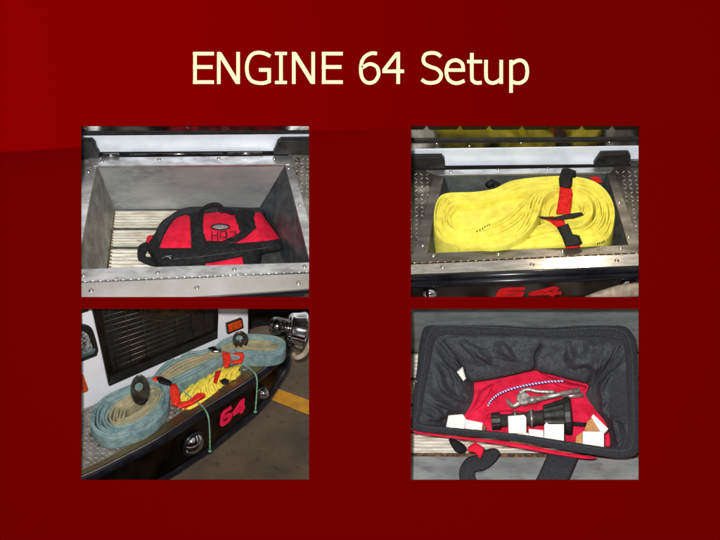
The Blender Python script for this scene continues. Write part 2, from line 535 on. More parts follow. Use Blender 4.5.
def lozenges(mb, fr, outline, w, pitch=6.2, L=2.75, W=0.6, H=0.55, ang=0, squash=1.0):
    """raised tread pattern over an outline given in photo units"""
    x0, x1 = min(p[0] for p in outline), max(p[0] for p in outline); y0, y1 = min(p[1] for p in outline), max(p[1] for p in outline)
    O = fr.p((x0 + x1) / 2, (y0 + y1) / 2, w)
    ca, sa = math.cos(ang), math.sin(ang)
    A = fr.R * ca + fr.F * sa; B = -fr.R * sa + fr.F * ca
    corners = [fr.p(x, y, w) - O for x in (x0, x1) for y in (y0, y1)]
    ext = max(c.length for c in corners)
    n = int(ext / pitch) + 2
    for i in range(-n, n + 1):
        for j in range(-n, n + 1):
            c = O + A * (i * pitch) + B * (j * pitch)
            # back to photo units
            d = c - CAM; k = D / d.y
            a = (d.x * k + 360 - fr.ox) * 3; b = (270 - d.z * k - fr.oy) * 3
            if not (x0 < a < x1 and y0 < b < y1): continue
            if not pip(a, b, outline) or pdist(a, b, outline) < 5: continue
            s1 = 1 if (i + j) % 2 else -1
            X = (A + B * s1).normalized(); Y = (A * -s1 + B).normalized()
            q = [c + X * L, c + Y * W, c - X * L, c - Y * W]
            q2 = [c + X * L * .6 + fr.U * H, c + Y * W * .45 + fr.U * H, c - X * L * .6 + fr.U * H, c - Y * W * .45 + fr.U * H]
            mb.add(q + q2, [(4, 5, 6, 7)] + [(k_, (k_ + 1) % 4, (k_ + 1) % 4 + 4, k_ + 4) for k_ in range(4)])

def stroke(mb, pts, width, nrm, y=0.0, thick=0.8, smooth=False, per=5):
    """flat pen stroke; pts are 3d; width in pixels; nrm = facing direction"""
    P = spline(pts, per) if smooth else [Vector(p) for p in pts]
    n = len(P); Lf = []; Rt = []
    for i in range(n):
        t1 = (P[i] - P[i - 1]).normalized() if i else (P[1] - P[0]).normalized()
        t2 = (P[i + 1] - P[i]).normalized() if i < n - 1 else t1
        tg = (t1 + t2).normalized()
        s_ = tg.cross(nrm).normalized()
        k = width / 2 / max(0.5, tg.dot(t2))
        Lf.append(P[i] + s_ * k + nrm * y); Rt.append(P[i] - s_ * k + nrm * y)
    v = []; f = []
    for a, b in zip(Lf, Rt): v += [a, b, a - nrm * thick, b - nrm * thick]
    for i in range(n - 1):
        o = i * 4; q = o + 4
        f += [(o, o + 1, q + 1, q), (o + 2, q + 2, q + 3, o + 3), (o, q, q + 2, o + 2), (o + 1, o + 3, q + 3, q + 1)]
    f += [(0, 2, 3, 1), (4 * n - 4, 4 * n - 3, 4 * n - 1, 4 * n - 2)]
    mb.add(v, f)

# ================================================================== THE SLIDE
xs = [-60, 81, 309, 411, 639, 780]; ys = [-60, 126, 297, 309, 480, 600]
bm_v = []; bm_f = []
TH = 4
for k in (0, TH):
    for y in ys:
        for x in xs: bm_v.append(Vector((x - 360, k, 270 - y)))
nx = len(xs); nn = nx * len(ys)
solid = {}
for j in range(5):
    for i in range(5):
        solid[i, j] = not (i in (1, 3) and j in (1, 3))
for (i, j), sld in solid.items():
    if not sld: continue
    a = j * nx + i
    q = (a, a + nx, a + nx + 1, a + 1)
    bm_f.append(q); bm_f.append(tuple(x + nn for x in reversed(q)))
    for (di, dj, e) in ((-1, 0, (a, a + nx)), (1, 0, (a + nx + 1, a + 1)), (0, -1, (a + 1, a)), (0, 1, (a + nx, a + nx + 1))):
        if not solid.get((i + di, j + dj), False):
            bm_f.append((e[0], e[0] + nn, e[1] + nn, e[1]))
slide = thing('presentation_slide', 'dark red presentation slide with a cream title and four picture openings', 'slide', (0, 0, 0))
obj('slide_board', bm_v, bm_f, SLIDE, slide)
MINY[0] = 1e9
t = MB()
NV = Vector((0, -1, 0)); yi = [0]
def TS(x0, pts, sm=False, wd=3.6):
    yi[0] += 1
    stroke(t, [Vector((x0 + a / 6 - 360, 0, 270 - (44 + b / 6))) for a, b in pts], wd, NV, 0.5 + 0.02 * yi[0], 0.45 , sm)
A, B_, C_ = 185, 295, 415
for x0, xo in ((A, 0), (B_, 113)):
    TS(x0, [(60 + xo, 48), (60 + xo, 240)]); TS(x0, [(48 + xo, 58), (174 + xo, 58)]); TS(x0, [(48 + xo, 138), (166 + xo, 138)], wd=3.8); TS(x0, [(48 + xo, 229), (174 + xo, 229)])
for xo in (0, 450):
    TS(A, [(203 + xo, 48), (203 + xo, 240)]); TS(A, [(319 + xo, 48), (319 + xo, 240)]); TS(A, [(207 + xo, 56), (315 + xo, 232)], wd=4.2)
TS(A, [(512, 74), (480, 58), (440, 52), (405, 62), (380, 95), (371, 145), (380, 195), (405, 224), (440, 234), (475, 234), (506, 224)], True)
TS(A, [(505, 232), (505, 146)]); TS(A, [(516, 156), (444, 156)], wd=3.7)
TS(A, [(576, 48), (576, 240)]); TS(A, [(540, 57), (612, 57)], wd=3.2); TS(A, [(540, 231), (612, 231)], wd=3.2)
TS(B_, [(492, 58), (460, 56), (425, 72), (402, 105), (395, 150), (400, 195), (420, 225), (448, 234), (478, 224), (498, 195), (501, 168), (492, 140), (468, 124), (440, 122), (402, 144)], True)
TS(B_, [(619, 48), (619, 240)]); TS(B_, [(524, 164), (654, 164)]); TS(B_, [(612, 56), (533, 158)], wd=3.6)
TS(C_, [(156, 76), (130, 58), (98, 54), (65, 62), (50, 88), (58, 118), (95, 138), (130, 150), (154, 175), (154, 202), (135, 225), (100, 234), (65, 230), (40, 213)], True)
TS(C_, [(194, 157), (300, 157)], wd=3.4)
TS(C_, [(290, 158), (284, 122), (262, 102), (236, 98), (205, 112), (190, 145), (188, 175), (200, 212), (228, 232), (262, 234), (297, 220)], True)
TS(C_, [(341, 54), (341, 198), (350, 224), (370, 234), (400, 232)], True); TS(C_, [(312, 106), (402, 106)], wd=3.4)
TS(C_, [(426, 96), (426, 190), (434, 220), (458, 234), (485, 230), (514, 212)], True); TS(C_, [(517, 96), (517, 240)])
TS(C_, [(576, 96), (576, 293)]); TS(C_, [(580, 120), (610, 102), (640, 100), (665, 122), (673, 165), (664, 210), (636, 232), (605, 234), (580, 224)], True)
t.build('title_lettering', CREAM, slide)
MINY[0] = 1e9

def plate(name, fr, pts, w, th, mat, parent, bev=0.4, label=None):
    m = MB(); m.prism(fr.poly(pts, w), -fr.U * th)
    return m.build(name, mat, parent, bev=bev, label=label)
def wplate(name, fr, pts, pl, off, th, mat, parent, bev=0.4, label=None):
    m = MB(); m.prism(fr.polyw(pts, pl, off), -pl[1] * th)
    return m.build(name, mat, parent, bev=bev, label=label)
def quads(name, fr, rows, mat, parent, smooth=False, th=None):
    pass

def numeral_64(fr, place, parent, mat, name, wd, nrm, x0, y0, sx, sy, slant=0.0, rot=0.0, shear=0.0):
    m = MB()
    def T(u, v):  # u right 0..1.9, v up 0..1
        X = u * sx + v * slant
        Y = v * sy
        c, s_ = math.cos(rot), math.sin(rot)
        return place(x0 + X * c + Y * s_, y0 + X * s_ - Y * c - shear * u * sx)
    six = [(.78, .95), (.25, .95), (.08, .8), (.08, .2), (.2, .06), (.62, .06), (.78, .2), (.78, .42), (.62, .52), (.1, .52)]
    stroke(m, [T(*p) for p in six], wd, nrm, 1.0, 0.8)
    stroke(m, [T(*p) for p in [(1.75, 0), (1.75, 1)]], wd, nrm, 1.05, 0.8)
    stroke(m, [T(*p) for p in [(1.7, .95), (1.05, .36)]], wd, nrm, 1.1, 0.8)
    stroke(m, [T(*p) for p in [(1.0, .32), (1.98, .32)]], wd, nrm, 1.15, 0.8)
    return m.build(name, mat, parent)

# ================================================================== PICTURE 1 : tray with the red tool bag
f1 = Frame(76, 120, 45, 16)
e1 = thing('fire_engine', 'fire engine bumper with an open metal tray holding a red and black bag', 'fire engine', f1.p(350, 300))
wl = f1.wall(0, 104, 700, 100)
plate('tread_plate', f1, [(-60, 112), (40, 112), (22, 300), (-60, 300)], 0, 3, DIAM, e1)
tp = MB(); tp.prism(f1.poly([(636, 104), (780, 100), (780, 500), (712, 440)], 0), -f1.U * 3); tp.mi = 1
lozenges(tp, f1, [(640, 106), (780, 100), (780, 500), (708, 430)], 0.05)
tp.build('tread_plate', None, e1, mats=[DIAM, DIAML])
tp = MB(); lozenges(tp, f1, [(-60, 112), (36, 112), (18, 300), (-60, 300)], 0.05); tp.build('tread_pattern', DIAML, e1)
# tray
H1 = 64
bkTL, bkTR = f1.p(62, 136), f1.p(629, 132)
fBL, fBR = f1.p(118, 270, -H1), f1.p(553, 262, -H1)
fFL, fFR = f1.p(92, 470, -H1), f1.p(640, 470, -H1)
oFL, oFR = f1.p(-2, 470), f1.p(712, 470)
def slab(mb, q, th):  # a sheet with thickness, going away from the viewer
    n = (q[1] - q[0]).cross(q[2] - q[0]).normalized()
    if n.y < 0: n = -n
    mb.prism(q, n * th)
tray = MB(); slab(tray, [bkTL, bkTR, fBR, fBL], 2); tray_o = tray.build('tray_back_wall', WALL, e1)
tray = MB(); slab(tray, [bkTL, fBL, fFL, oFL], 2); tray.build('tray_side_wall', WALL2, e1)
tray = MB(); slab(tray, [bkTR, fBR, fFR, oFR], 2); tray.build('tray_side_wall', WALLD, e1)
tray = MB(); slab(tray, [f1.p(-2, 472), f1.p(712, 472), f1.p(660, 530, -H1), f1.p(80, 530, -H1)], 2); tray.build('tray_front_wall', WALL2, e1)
plate('tray_floor', f1, [(100, 262), (575, 256), (690, 540), (60, 540)], -H1 - 0.8, 2, GAP, e1)
# pale bent flange along the tray corners
for sa, sb in (((64, 139), (119, 269)), ((627, 135), (552, 261))):
    fl = MB(); fl.tube([f1.p(*sa), f1.p(*sb, -H1 + 1)], 0.7, 6); fl.build('tray_seam', ALU, e1)
# ribbed slats
for (b0, b1, a0) in ((272, 322, 118), (330, 378, 111), (387, 452, 105)):
    m = MB()
    n = 6
    for k in range(n):
        c0 = b0 + (b1 - b0) * k / n; c1 = b0 + (b1 - b0) * (k + 0.84) / n
        P = [f1.p(a0 - (c0 - b0) * .13, c0, -H1 + 1), f1.p(510, c0, -H1 + 1), f1.p(510, (c0 + c1) / 2, -H1 + 2.6), f1.p(a0 - (c0 - b0) * .13, (c0 + c1) / 2, -H1 + 2.6)]
        Q = [P[3], P[2], f1.p(510, c1, -H1 + 1), f1.p(a0 - (c1 - b0) * .13, c1, -H1 + 1)]
        m.add(P, [(0, 1, 2, 3)]); m.add(Q, [(0, 1, 2, 3)])
    m.prism(f1.poly([(a0, b0 + 1), (510, b0 + 1), (510, b1 - 1), (a0 - 6, b1 - 1)], -H1 + .8), -f1.U * 1.4)
    m.build('floor_slat', SLAT, e1)
ru = MB(); ru.prism(f1.poly([(114, 268), (119, 268), (104, 455), (97, 455)], -H1 + 1.5), -f1.U * 1); ru.build('dirt_line', RUST, e1)
# rim
rim = plate('rim_rail', f1, [(34, 112), (652, 106), (642, 133), (52, 138)], 1.6, 3, ALU, e1, 0.6)
screws(f1, [(78, 124), (250, 118), (428, 115), (595, 115)], rim)
r2 = plate('rim_rail', f1, [(30, 139), (61, 139), (-2, 468), (-50, 468)], 1.5, 3, ALU, e1, 0.6)
screws(f1, [(37, 154)], r2)
r3 = plate('rim_rail', f1, [(628, 134), (652, 134), (745, 470), (712, 470)], 1.5, 3, ALU, e1, 0.6)
screws(f1, [(638, 144), (672, 253)], r3)
r4 = plate('rim_rail', f1, [(-60, 449), (780, 424), (780, 452), (-60, 488)], 1.9, 3, ALU, e1, 0.6)
screws(f1, [(22, 465), (245, 457), (475, 448), (686, 439)], r4, w=1.9, r=2.3)
hg = MB()
for k in range(34):
    a = -30 + k * 23
    b = 487 - (a + 60) * 0.0429 + 1
    hg.tube([f1.p(a, b, 1.3), f1.p(a + 21, b - .9, 1.3)], 0.8, 8)
hg.build('hinge', ALU, e1, True)
fp = plate('front_trim', f1, [(-60, 491), (780, 456), (780, 500), (300, 534), (-60, 546)], 1.6, 3, TRIM1, e1, 0.8)
screws(f1, [(45, 511), (363, 503), (668, 488)], fp, w=1.6, r=2.6)
ns = MB(); ns.tube([f1.p(-60, 552, -3), f1.p(300, 538, -3), f1.p(780, 508, -3)], 2.6, 16); ns.build('bumper_nose', RUB, e1, True)
# cab front
wplate('cab_panel', f1, [(-60, 47), (780, 40), (780, 93), (-60, 98)], wl, -1, 3, WHITE, e1, 1.0)
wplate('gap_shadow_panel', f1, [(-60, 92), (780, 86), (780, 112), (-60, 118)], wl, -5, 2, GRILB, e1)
gt = wplate('grille_trim', f1, [(-60, -20), (780, -26), (780, 36), (-60, 39)], wl, 0.5, 3, CHROMED, e1, .6)
wplate('trim_lip', f1, [(-60, 36), (780, 33), (780, 42), (-60, 48)], wl, 1.5, 2, BLACKM, e1, .4)
screws(f1, [(28, 24), (335, 23)], gt, base=lambda a, b: f1.onw(a, b, wl, .6), nrm=wl[1], r=1.8)
bk = wplate('tilt_bracket', f1, [(-60, 66), (48, 66), (58, 76), (62, 92), (70, 104), (70, 120), (-60, 124)], wl, 8, 8, BLACKM, e1, 1)
bk = wplate('tilt_bracket', f1, [(596, 94), (604, 72), (614, 64), (780, 62), (780, 108), (590, 104)], wl, 8, 8, BLACKM, e1, 1)
m = MB(); m.tube([f1.p(75, 106, 4), f1.p(130, 105, 4)], 2.2, 10); m.tube([f1.p(455, 101, 3), f1.p(560, 99, 3)], 1.6, 10); m.tube([f1.p(160, 104, 2), f1.p(440, 101, 2)], 1.2, 8)
m.build('latch_rod', CHROMED, e1, True)

# red tool bag
bagO = [(208, 380), (214, 355), (235, 342), (245, 322), (262, 300), (300, 278), (345, 262), (390, 264), (440, 262), (500, 263), (556, 266), (572, 290), (596, 322), (620, 358), (624, 378), (615, 393), (560, 404), (545, 440), (480, 470), (260, 470), (238, 440), (225, 410)]
bagO_s = [(v.x, v.y) for v in spline([(x, y, 0) for x, y in bagO], 4, True)]
bb = lambda a, b: f1.p(a, b, -H1 + 2)
def bag_h(a, b):
    if not pip(a, b, bagO_s): return 0
    d = pdist(a, b, bagO_s)
    return 5 + 27 * dome(d, 75) + 2.6 * noise.noise(Vector((a * .03, b * .03, 3))) + 1.3 * noise.noise(Vector((a * .09, b * .09, 8)))
bag = thing('tool_bag', 'red and black zipped tool bag lying in the metal tray', 'bag', f1.p(420, 440, -H1 + 2))
v, f = cushion(f1, bagO, bb, 0, 1, step=7, hf=bag_h, back=4)
body = obj('bag_body', v, f, BLK, bag, True)
def bpart(name, outl, mat, t=0.9, r=8, off=1.1, wr=0.5, parent=bag, **k):
    return soft(name, f1, outl, bb, mat, parent, t, r, step=k.pop('step', 6), hf=bag_h, off=off, wr=wr, back=1.5, **k)
bpart('side_panel', [(250, 384), (262, 350), (282, 315), (302, 292), (330, 284), (342, 290), (346, 384)], RED, smooth=False, wr=2.4, wrs=.07)
mid = bpart('side_panel', [(384, 280), (430, 276), (478, 280), (500, 300), (520, 345), (482, 364), (384, 362), (378, 330)], RED, smooth=False, wr=1.8, wrs=.07)
bpart('side_panel', [(532, 274), (554, 276), (566, 294), (590, 326), (612, 356), (560, 364), (478, 370), (520, 335)], RED, smooth=False, wr=2.6, wrs=.06)
bpart('bottom_panel', [(388, 432), (450, 420), (508, 408), (512, 424), (500, 455), (430, 466), (380, 460)], RED, smooth=False, wr=1.6)
band = bpart('bottom_band', [(244, 389), (380, 388), (480, 376), (600, 364), (618, 376), (612, 392), (560, 402), (500, 408), (390, 428), (300, 438), (240, 436)], BLK, 2.2, 12, wr=1.6)
bpart('webbing', [(345, 278), (378, 272), (384, 320), (390, 380), (356, 386), (350, 330)], BLK, 1.6, 8, .8)
bpart('webbing', [(476, 272), (530, 268), (538, 300), (530, 335), (500, 350), (486, 320)], BLK, 3, 12, 1.2, 1.5)
bpart('webbing', [(398, 372), (440, 362), (484, 340), (512, 326), (524, 338), (492, 362), (450, 382), (412, 396)], BLK, 1.6, 8, 2.2, .6)
bpart('webbing', [(500, 400), (552, 372), (556, 420), (540, 450), (512, 452)], BLK, 2, 8, 2.4, .8)
for outl in ([(352, 300), (378, 298), (380, 312), (354, 314)], [(494, 300), (530, 298), (536, 316), (522, 330), (498, 322)]):
    bpart('strap_buckle', outl, BUCK, 1.8, 4, 3.2, 0, smooth=False, step=4)
bpart('top_flap', [(268, 300), (300, 274), (345, 260), (440, 260), (556, 266), (566, 280), (500, 276), (400, 276), (330, 282), (296, 294), (266, 330), (252, 366), (244, 350), (250, 322)], BLKR, 1.8, 8, 1, 1.2)
bpart('loose_strap', [(430, 262), (470, 268), (520, 290), (540, 322), (528, 326), (506, 300), (460, 280), (430, 276)], BLK, 1.6, 6, 4, .8)
# top carry handle and end handle
hm = MB()
def strap3(mb, pts, up, h, t): mb.lay([Vector(p) for p in spline(pts, 5)], up, h, t)
hp = [f1.p(a, b, -H1 + w) for a, b, w in ((366, 278, 26), (380, 262, 34), (404, 250, 38), (428, 250, 38), (446, 264, 33), (470, 276, 28))]
strap3(hm, hp, f1.U, 5, 2.2); hm.build('carry_handle', BLK, bag, True)
soft('end_handle', f1, [(184, 392), (190, 376), (212, 366), (240, 372), (256, 400), (250, 436), (226, 438), (200, 428), (186, 418)], bb, BLK, bag, 6, 9, step=5, off=8, holes=[[(209, 402), (218, 392), (231, 396), (229, 409), (212, 411)]], back=3, wr=.6)
soft('end_tab', f1, [(213, 352), (224, 345), (230, 355), (220, 370), (212, 366)], bb, RED, bag, 2, 6, step=4, off=16, back=3)
zp = MB()
zP = lambda a, b, o: (lambda P: P + (CAM - P).normalized() * (bag_h(a, b) + o))(bb(a, b))
zp.tube([zP(258, 416, 5), zP(272, 410, 5.4), zP(286, 409, 5)], 0.8, 8); zp.tube([zP(262, 408, 4.6), zP(284, 414, 4.6)], 0.55, 8)
zp.build('zip_pull', CHROME, bag, True)
zt = MB(); zt.tube([zP(a, b, 4.6) for a, b in ((250, 424), (300, 416), (360, 412), (420, 404), (480, 396), (540, 388), (600, 380))], .5, 6); zt.build('zip', GAP, bag, True)
pt = bpart('name_patch', [(404, 321), (412, 313), (432, 310), (454, 313), (463, 321), (454, 328), (432, 331), (412, 328)], BLK, .4, 3, 3.8, 0, step=4)
pt2 = bpart('patch_inlay', [(409, 321), (416, 316), (432, 314), (450, 316), (458, 321), (450, 325), (432, 327), (416, 325)], PATCH, .3, 3, 4.5, 0, step=4, parent=pt)
ink = MB()
def ikp(a, b): P = zP(a, b, 4.4); return P
nrm1 = (CAM - zP(440, 350, 0)).normalized()
for s_ in ([(408, 334), (407, 364)], [(407, 347), (425, 345)], [(426, 332), (425, 366)],
           [(452, 334), (434, 335), (433, 352), (451, 352), (451, 336), (451, 366), (436, 367)],
           [(478, 334), (479, 368)], [(478, 335), (460, 336)], [(478, 351), (463, 352)], [(479, 368), (461, 368)]):
    yi[0] += 1
    stroke(ink, [ikp(*p) for p in s_], 1.15, nrm1, 0.02 * (yi[0] % 9), .4)
ink.build('marker_lettering', INK, bag)

# ================================================================== PICTURE 2 : tray with the yellow hose
f2 = Frame(406, 120, 45, 30)
e2 = thing('fire_engine', 'fire engine bumper with a tray full of yellow hose and red 64 below', 'fire engine', f2.p(350, 300))
w2 = f2.wall(0, 142, 700, 136)
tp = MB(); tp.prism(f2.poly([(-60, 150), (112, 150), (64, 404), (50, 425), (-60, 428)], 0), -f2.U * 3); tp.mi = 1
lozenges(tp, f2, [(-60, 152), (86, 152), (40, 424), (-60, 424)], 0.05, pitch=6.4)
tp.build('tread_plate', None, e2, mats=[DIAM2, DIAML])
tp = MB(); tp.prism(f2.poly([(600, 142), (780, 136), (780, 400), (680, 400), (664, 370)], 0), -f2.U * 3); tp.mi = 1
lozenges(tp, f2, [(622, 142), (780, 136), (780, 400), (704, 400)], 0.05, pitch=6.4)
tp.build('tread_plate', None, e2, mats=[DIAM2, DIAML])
H2 = 48
q = dict(bl=f2.p(115, 165), br=f2.p(601, 156), fl=f2.p(60, 402), fr=f2.p(676, 402))
g = dict(bl=f2.p(150, 290, -H2), br=f2.p(560, 285, -H2), fl=f2.p(110, 520, -H2), fr=f2.p(630, 520, -H2))
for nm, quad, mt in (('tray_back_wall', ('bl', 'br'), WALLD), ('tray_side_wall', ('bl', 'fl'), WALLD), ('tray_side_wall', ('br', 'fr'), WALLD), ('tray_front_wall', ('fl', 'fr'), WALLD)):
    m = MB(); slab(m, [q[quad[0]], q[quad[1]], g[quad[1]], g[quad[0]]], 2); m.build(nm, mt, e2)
m = MB(); m.prism([g['bl'], g['br'], g['fr'], g['fl']], -f2.U * 2); m.build('tray_floor', GAP, e2)
rim = plate('rim_rail', f2, [(60, 150), (625, 141), (612, 157), (100, 166)], 1.6, 3, ALU, e2, .5)
screws(f2, [(135, 154), (277, 149), (425, 146)], rim, r=1.6)
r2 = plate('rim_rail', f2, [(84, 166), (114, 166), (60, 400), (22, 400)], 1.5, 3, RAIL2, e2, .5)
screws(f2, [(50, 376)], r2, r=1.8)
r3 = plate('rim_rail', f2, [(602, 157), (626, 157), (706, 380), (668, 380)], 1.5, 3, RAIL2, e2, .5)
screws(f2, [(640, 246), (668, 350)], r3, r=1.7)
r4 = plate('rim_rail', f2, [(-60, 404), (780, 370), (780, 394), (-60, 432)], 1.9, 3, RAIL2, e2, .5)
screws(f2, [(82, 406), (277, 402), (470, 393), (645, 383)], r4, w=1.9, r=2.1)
hg = MB()
for k in range(34):
    a = -30 + k * 23
    b = 433 - (a + 60) * 0.0445
    hg.tube([f2.p(a, b, 1.3), f2.p(a + 21, b - .93, 1.3)], 0.75, 8)
hg.build('hinge', TAN, e2, True)
fp = plate('front_trim', f2, [(-60, 436), (780, 396), (780, 434), (-60, 470)], 1.6, 3, TRIM2, e2, .8)
print('FACE', f2.onw(350, 520, f2.wall(0, 500, 700, 470, -6)), f2.p(350, 480, -5))
screws(f2, [(110, 440), (378, 434), (633, 421)], fp, w=1.6, r=2.4)
ns = MB(); ns.tube([f2.p(-60, 478, -1.0), f2.p(780, 445, -1.0)], 4.2, 24); ns.tube([f2.p(-60, 496, -5), f2.p(780, 463, -5)], 4.0, 24); ns.build('bumper_nose', RUB, e2, True)
fw = f2.wall(0, 500, 700, 470, -6)
wplate('bumper_face', f2, [(-60, 480), (780, 450), (780, 548), (-60, 548)], fw, -3, 2, GLOSS, e2)
numeral_64(f2, lambda a, b: f2.onw(a, b, fw, -3.4), e2, REDN, 'number_lettering', 4.2, fw[1], 262, 532, 100, 26, 18, -0.03)
for (a, b, r) in ((72, 516, 7), (668, 492, 8)):
    m = MB(); P = f2.onw(a, b + 8, fw, 2)
    m.lathe(P - fw[1] * 4, fw[1], [(0, r * 1.1), (4, r * 1.15), (6, r), (8, r * .8), (9.5, r * .45), (10, .4)], 24)
    m.build('fog_lamp', CHROME, e2, True)
m = MB()
m.tube([f2.onw(a, b, fw, 10) for a, b in ((540, 540), (580, 528), (640, 514), (740, 504))], lambda t_: 4 + 4 * t_, 14)
tag(m.build('grey_pipe', PIPE, None, True), 'dull grey pipe end in front of the black bumper face', 'pipe')
# cab front
wplate('cab_panel', f2, [(-60, 90), (780, 76), (780, 132), (-60, 140)], w2, -1, 3, WHITE, e2, 1.0)
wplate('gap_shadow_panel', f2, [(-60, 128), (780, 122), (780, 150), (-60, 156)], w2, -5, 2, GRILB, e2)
gt = wplate('grille_trim', f2, [(-60, 70), (780, 64), (780, 76), (-60, 88)], w2, 1.5, 4, CHROMED, e2, .5)
screws(f2, [(92, 72), (190, 79), (345, 70), (610, 68)], gt, base=lambda a, b: f2.onw(a, b, w2, 1.6), nrm=w2[1], r=1.5)
wplate('trim_lip', f2, [(-60, 62), (780, 57), (780, 65), (-60, 71)], w2, 2.2, 4, BLACKM, e2, .3)
wplate('mirror_panel', f2, [(-60, 22), (780, 18), (780, 60), (-60, 64)], w2, 0, 2, MIRROR, e2, .2)
m = MB()
for a0, a1 in ((-40, 58), (66, 158), (166, 246), (254, 344), (352, 434), (442, 524), (532, 614), (622, 706)):
    t_ = [(a0, 6), (a1, 6), (a1, 22), (a1 - 6, 29), (a0 + 6, 30), (a0, 24)]
    m.prism(f2.polyw(t_, w2, 1.6), -w2[1] * 1)
m.build('grille_slots', GRILB, e2)
wplate('grille_surround', f2, [(-60, -20), (780, -24), (780, 22), (-60, 25)], w2, 0.3, 2, CHROMED, e2, .2)
wplate('tilt_bracket', f2, [(-60, 114), (108, 112), (116, 122), (118, 146), (-60, 150)], w2, 7, 7, BLACKM, e2, 1.2)
wplate('tilt_bracket', f2, [(562, 136), (574, 118), (584, 104), (668, 102), (674, 112), (672, 136)], w2, 7, 7, BLACKM, e2, 1.2)
wplate('cab_step', f2, [(674, 124), (780, 122), (780, 140), (674, 140)], w2, 3, 4, CHROMED, e2, .4)

# yellow hose
O = [(400, 232), (396, 280), (350, 338), (255, 372), (150, 368), (98, 345), (86, 300), (94, 248), (120, 222), (200, 217), (262, 207), (320, 184), (400, 171), (480, 168), (550, 178), (596, 208), (620, 255), (624, 305), (606, 350), (560, 364), (470, 370), (390, 376), (280, 384)]
I = [(372, 226), (345, 250), (290, 292), (225, 322), (172, 326), (142, 312), (132, 288), (145, 262), (175, 248), (240, 240), (300, 226), (350, 208), (420, 202), (480, 200), (535, 214), (566, 242), (574, 276), (562, 306), (530, 326), (480, 334), (430, 338), (385, 350), (320, 372)]
hose = thing('fire_hose', 'bright yellow lay-flat fire hose folded into the bumper tray', 'hose', f2.p(350, 380, -H2 + 2))
m = MB(); NL = 10
for k in range(NL):
    t_ = k / (NL - 1)
    w = 7 - 3 * t_ + 1.1 * math.sin(k * 2.1)
    pts = []
    dv = {0: -5, len(O) - 1: -7, len(O) - 2: -3}
    for i, (o_, i_) in enumerate(zip(O, I)):
        a = o_[0] * (1 - t_) + i_[0] * t_ + random.uniform(-2.6, 2.6)
        b = o_[1] * (1 - t_) + i_[1] * t_ + random.uniform(-2, 2)
        pts.append(f2.p(a, b, w + dv.get(i, 0) + random.uniform(-.8, .8)))
    m.lay(spline(pts, 6), f2.U, 44, 2.25)
m.build('hose_lap', YEL, hose, True)
O2 = [(402, 262), (412, 225), (470, 207), (528, 220), (556, 250), (556, 285), (520, 312), (450, 324), (390, 336), (350, 352)]
I2 = [(425, 280), (440, 250), (478, 238), (515, 244), (530, 260), (525, 278), (500, 290), (460, 298), (410, 312), (372, 330)]
m = MB()
for k in range(6):
    t_ = k / 5; w = 2 - 6 * t_
    m.lay(spline([f2.p(o_[0] * (1 - t_) + i_[0] * t_ + random.uniform(-2, 2), o_[1] * (1 - t_) + i_[1] * t_, w - (6 if o_ is O2[-1] else 0)) for o_, i_ in zip(O2, I2)], 6), f2.U, 36, 2.4)
m.build('hose_lap', YEL, hose, True)
soft('hose_fold', f2, [(128, 262), (180, 238), (300, 222), (372, 222), (360, 260), (300, 305), (210, 332), (140, 322)], lambda a, b: f2.p(a, b, -8), YEL, hose, 7, 30, step=7, wr=2, wrs=.02, back=6)
soft('hose_fold', f2, [(420, 250), (470, 232), (520, 240), (540, 270), (510, 300), (440, 312), (405, 300)], lambda a, b: f2.p(a, b, -16), YEL, hose, 6, 30, step=7, wr=1.5, back=6)
# broad face of the crossing fold
m = MB()
for k, (dx, w) in enumerate(((0, 10), (-11, 9.6), (-22, 9.2), (-33, 8.8))):
    m.lay(spline([f2.p(a + dx, b, w + dw) for a, b, dw in ((470, 204, -7), (432, 212, -1), (408, 236, 0), (396, 276, 0), (370, 322, 0), (330, 356, 0), (270, 376, -1), (190, 378, -4))], 6), f2.U, 40, 2.7)
m.build('hose_lap', YEL, hose, True)
for k in range(5):
    pass
ink = MB()
for (a, b) in ((212, 334), (221, 330), (229, 326), (236, 321), (243, 317), (249, 314)):
    P = f2.p(a, b, 8.5); stroke(ink, [P - f2.F * 1.2, P + f2.F * 1.2 + f2.R * .5], .8, f2.U, .3, .3)
ink.build('printed_marks', INK, hose)
ink = MB()
for (a, b) in ((575, 369), (581, 367), (588, 365), (594, 362)):
    P = f2.p(a, b + 2, 0) ; P = P + (CAM - P).normalized() * 9; stroke(ink, [P - f2.U * 1.4, P + f2.U * 1.4], 1.0, -f2.F, .3, .3)
ink.build('printed_marks', INK, hose)
m = MB(); m.tube([f2.p(a, b, 2) for a, b in ((245, 196), (258, 186), (272, 192), (268, 205))], 3.5, 10)
m.build('hose_coupling', BUCK, hose, True)
# straps
def strapthing(name, label, group, pieces, fr, basew):
    r_ = thing(name, label, 'strap', fr.p(pieces[0][1][0][0], pieces[0][1][0][1], basew), group)
    for nm, outl, mt, off, t_ in pieces:
        soft(nm, fr, outl, lambda a, b: fr.p(a, b, basew), mt, r_, t_, 8, step=5, off=off, smooth=False, wr=.5, back=2.2)
    return r_
strapthing('hose_strap', 'red strap with a square black buckle running over the far side of the yellow hose', 'straps on the yellow hose', [
    ('webbing', [(462, 196), (494, 196), (500, 222), (492, 283), (450, 282), (458, 235)], REDS, 3.5, 1.6),
    ('buckle', [(468, 146), (482, 142), (510, 152), (509, 172), (500, 174), (498, 198), (490, 206), (460, 200), (458, 176), (462, 164)], BUCK, 5, 3),
    ('loose_end', [(396, 288), (440, 292), (490, 281), (526, 276), (534, 285), (500, 296), (440, 300), (404, 296)], BUCK, 4.5, 1.2)], f2, 7)
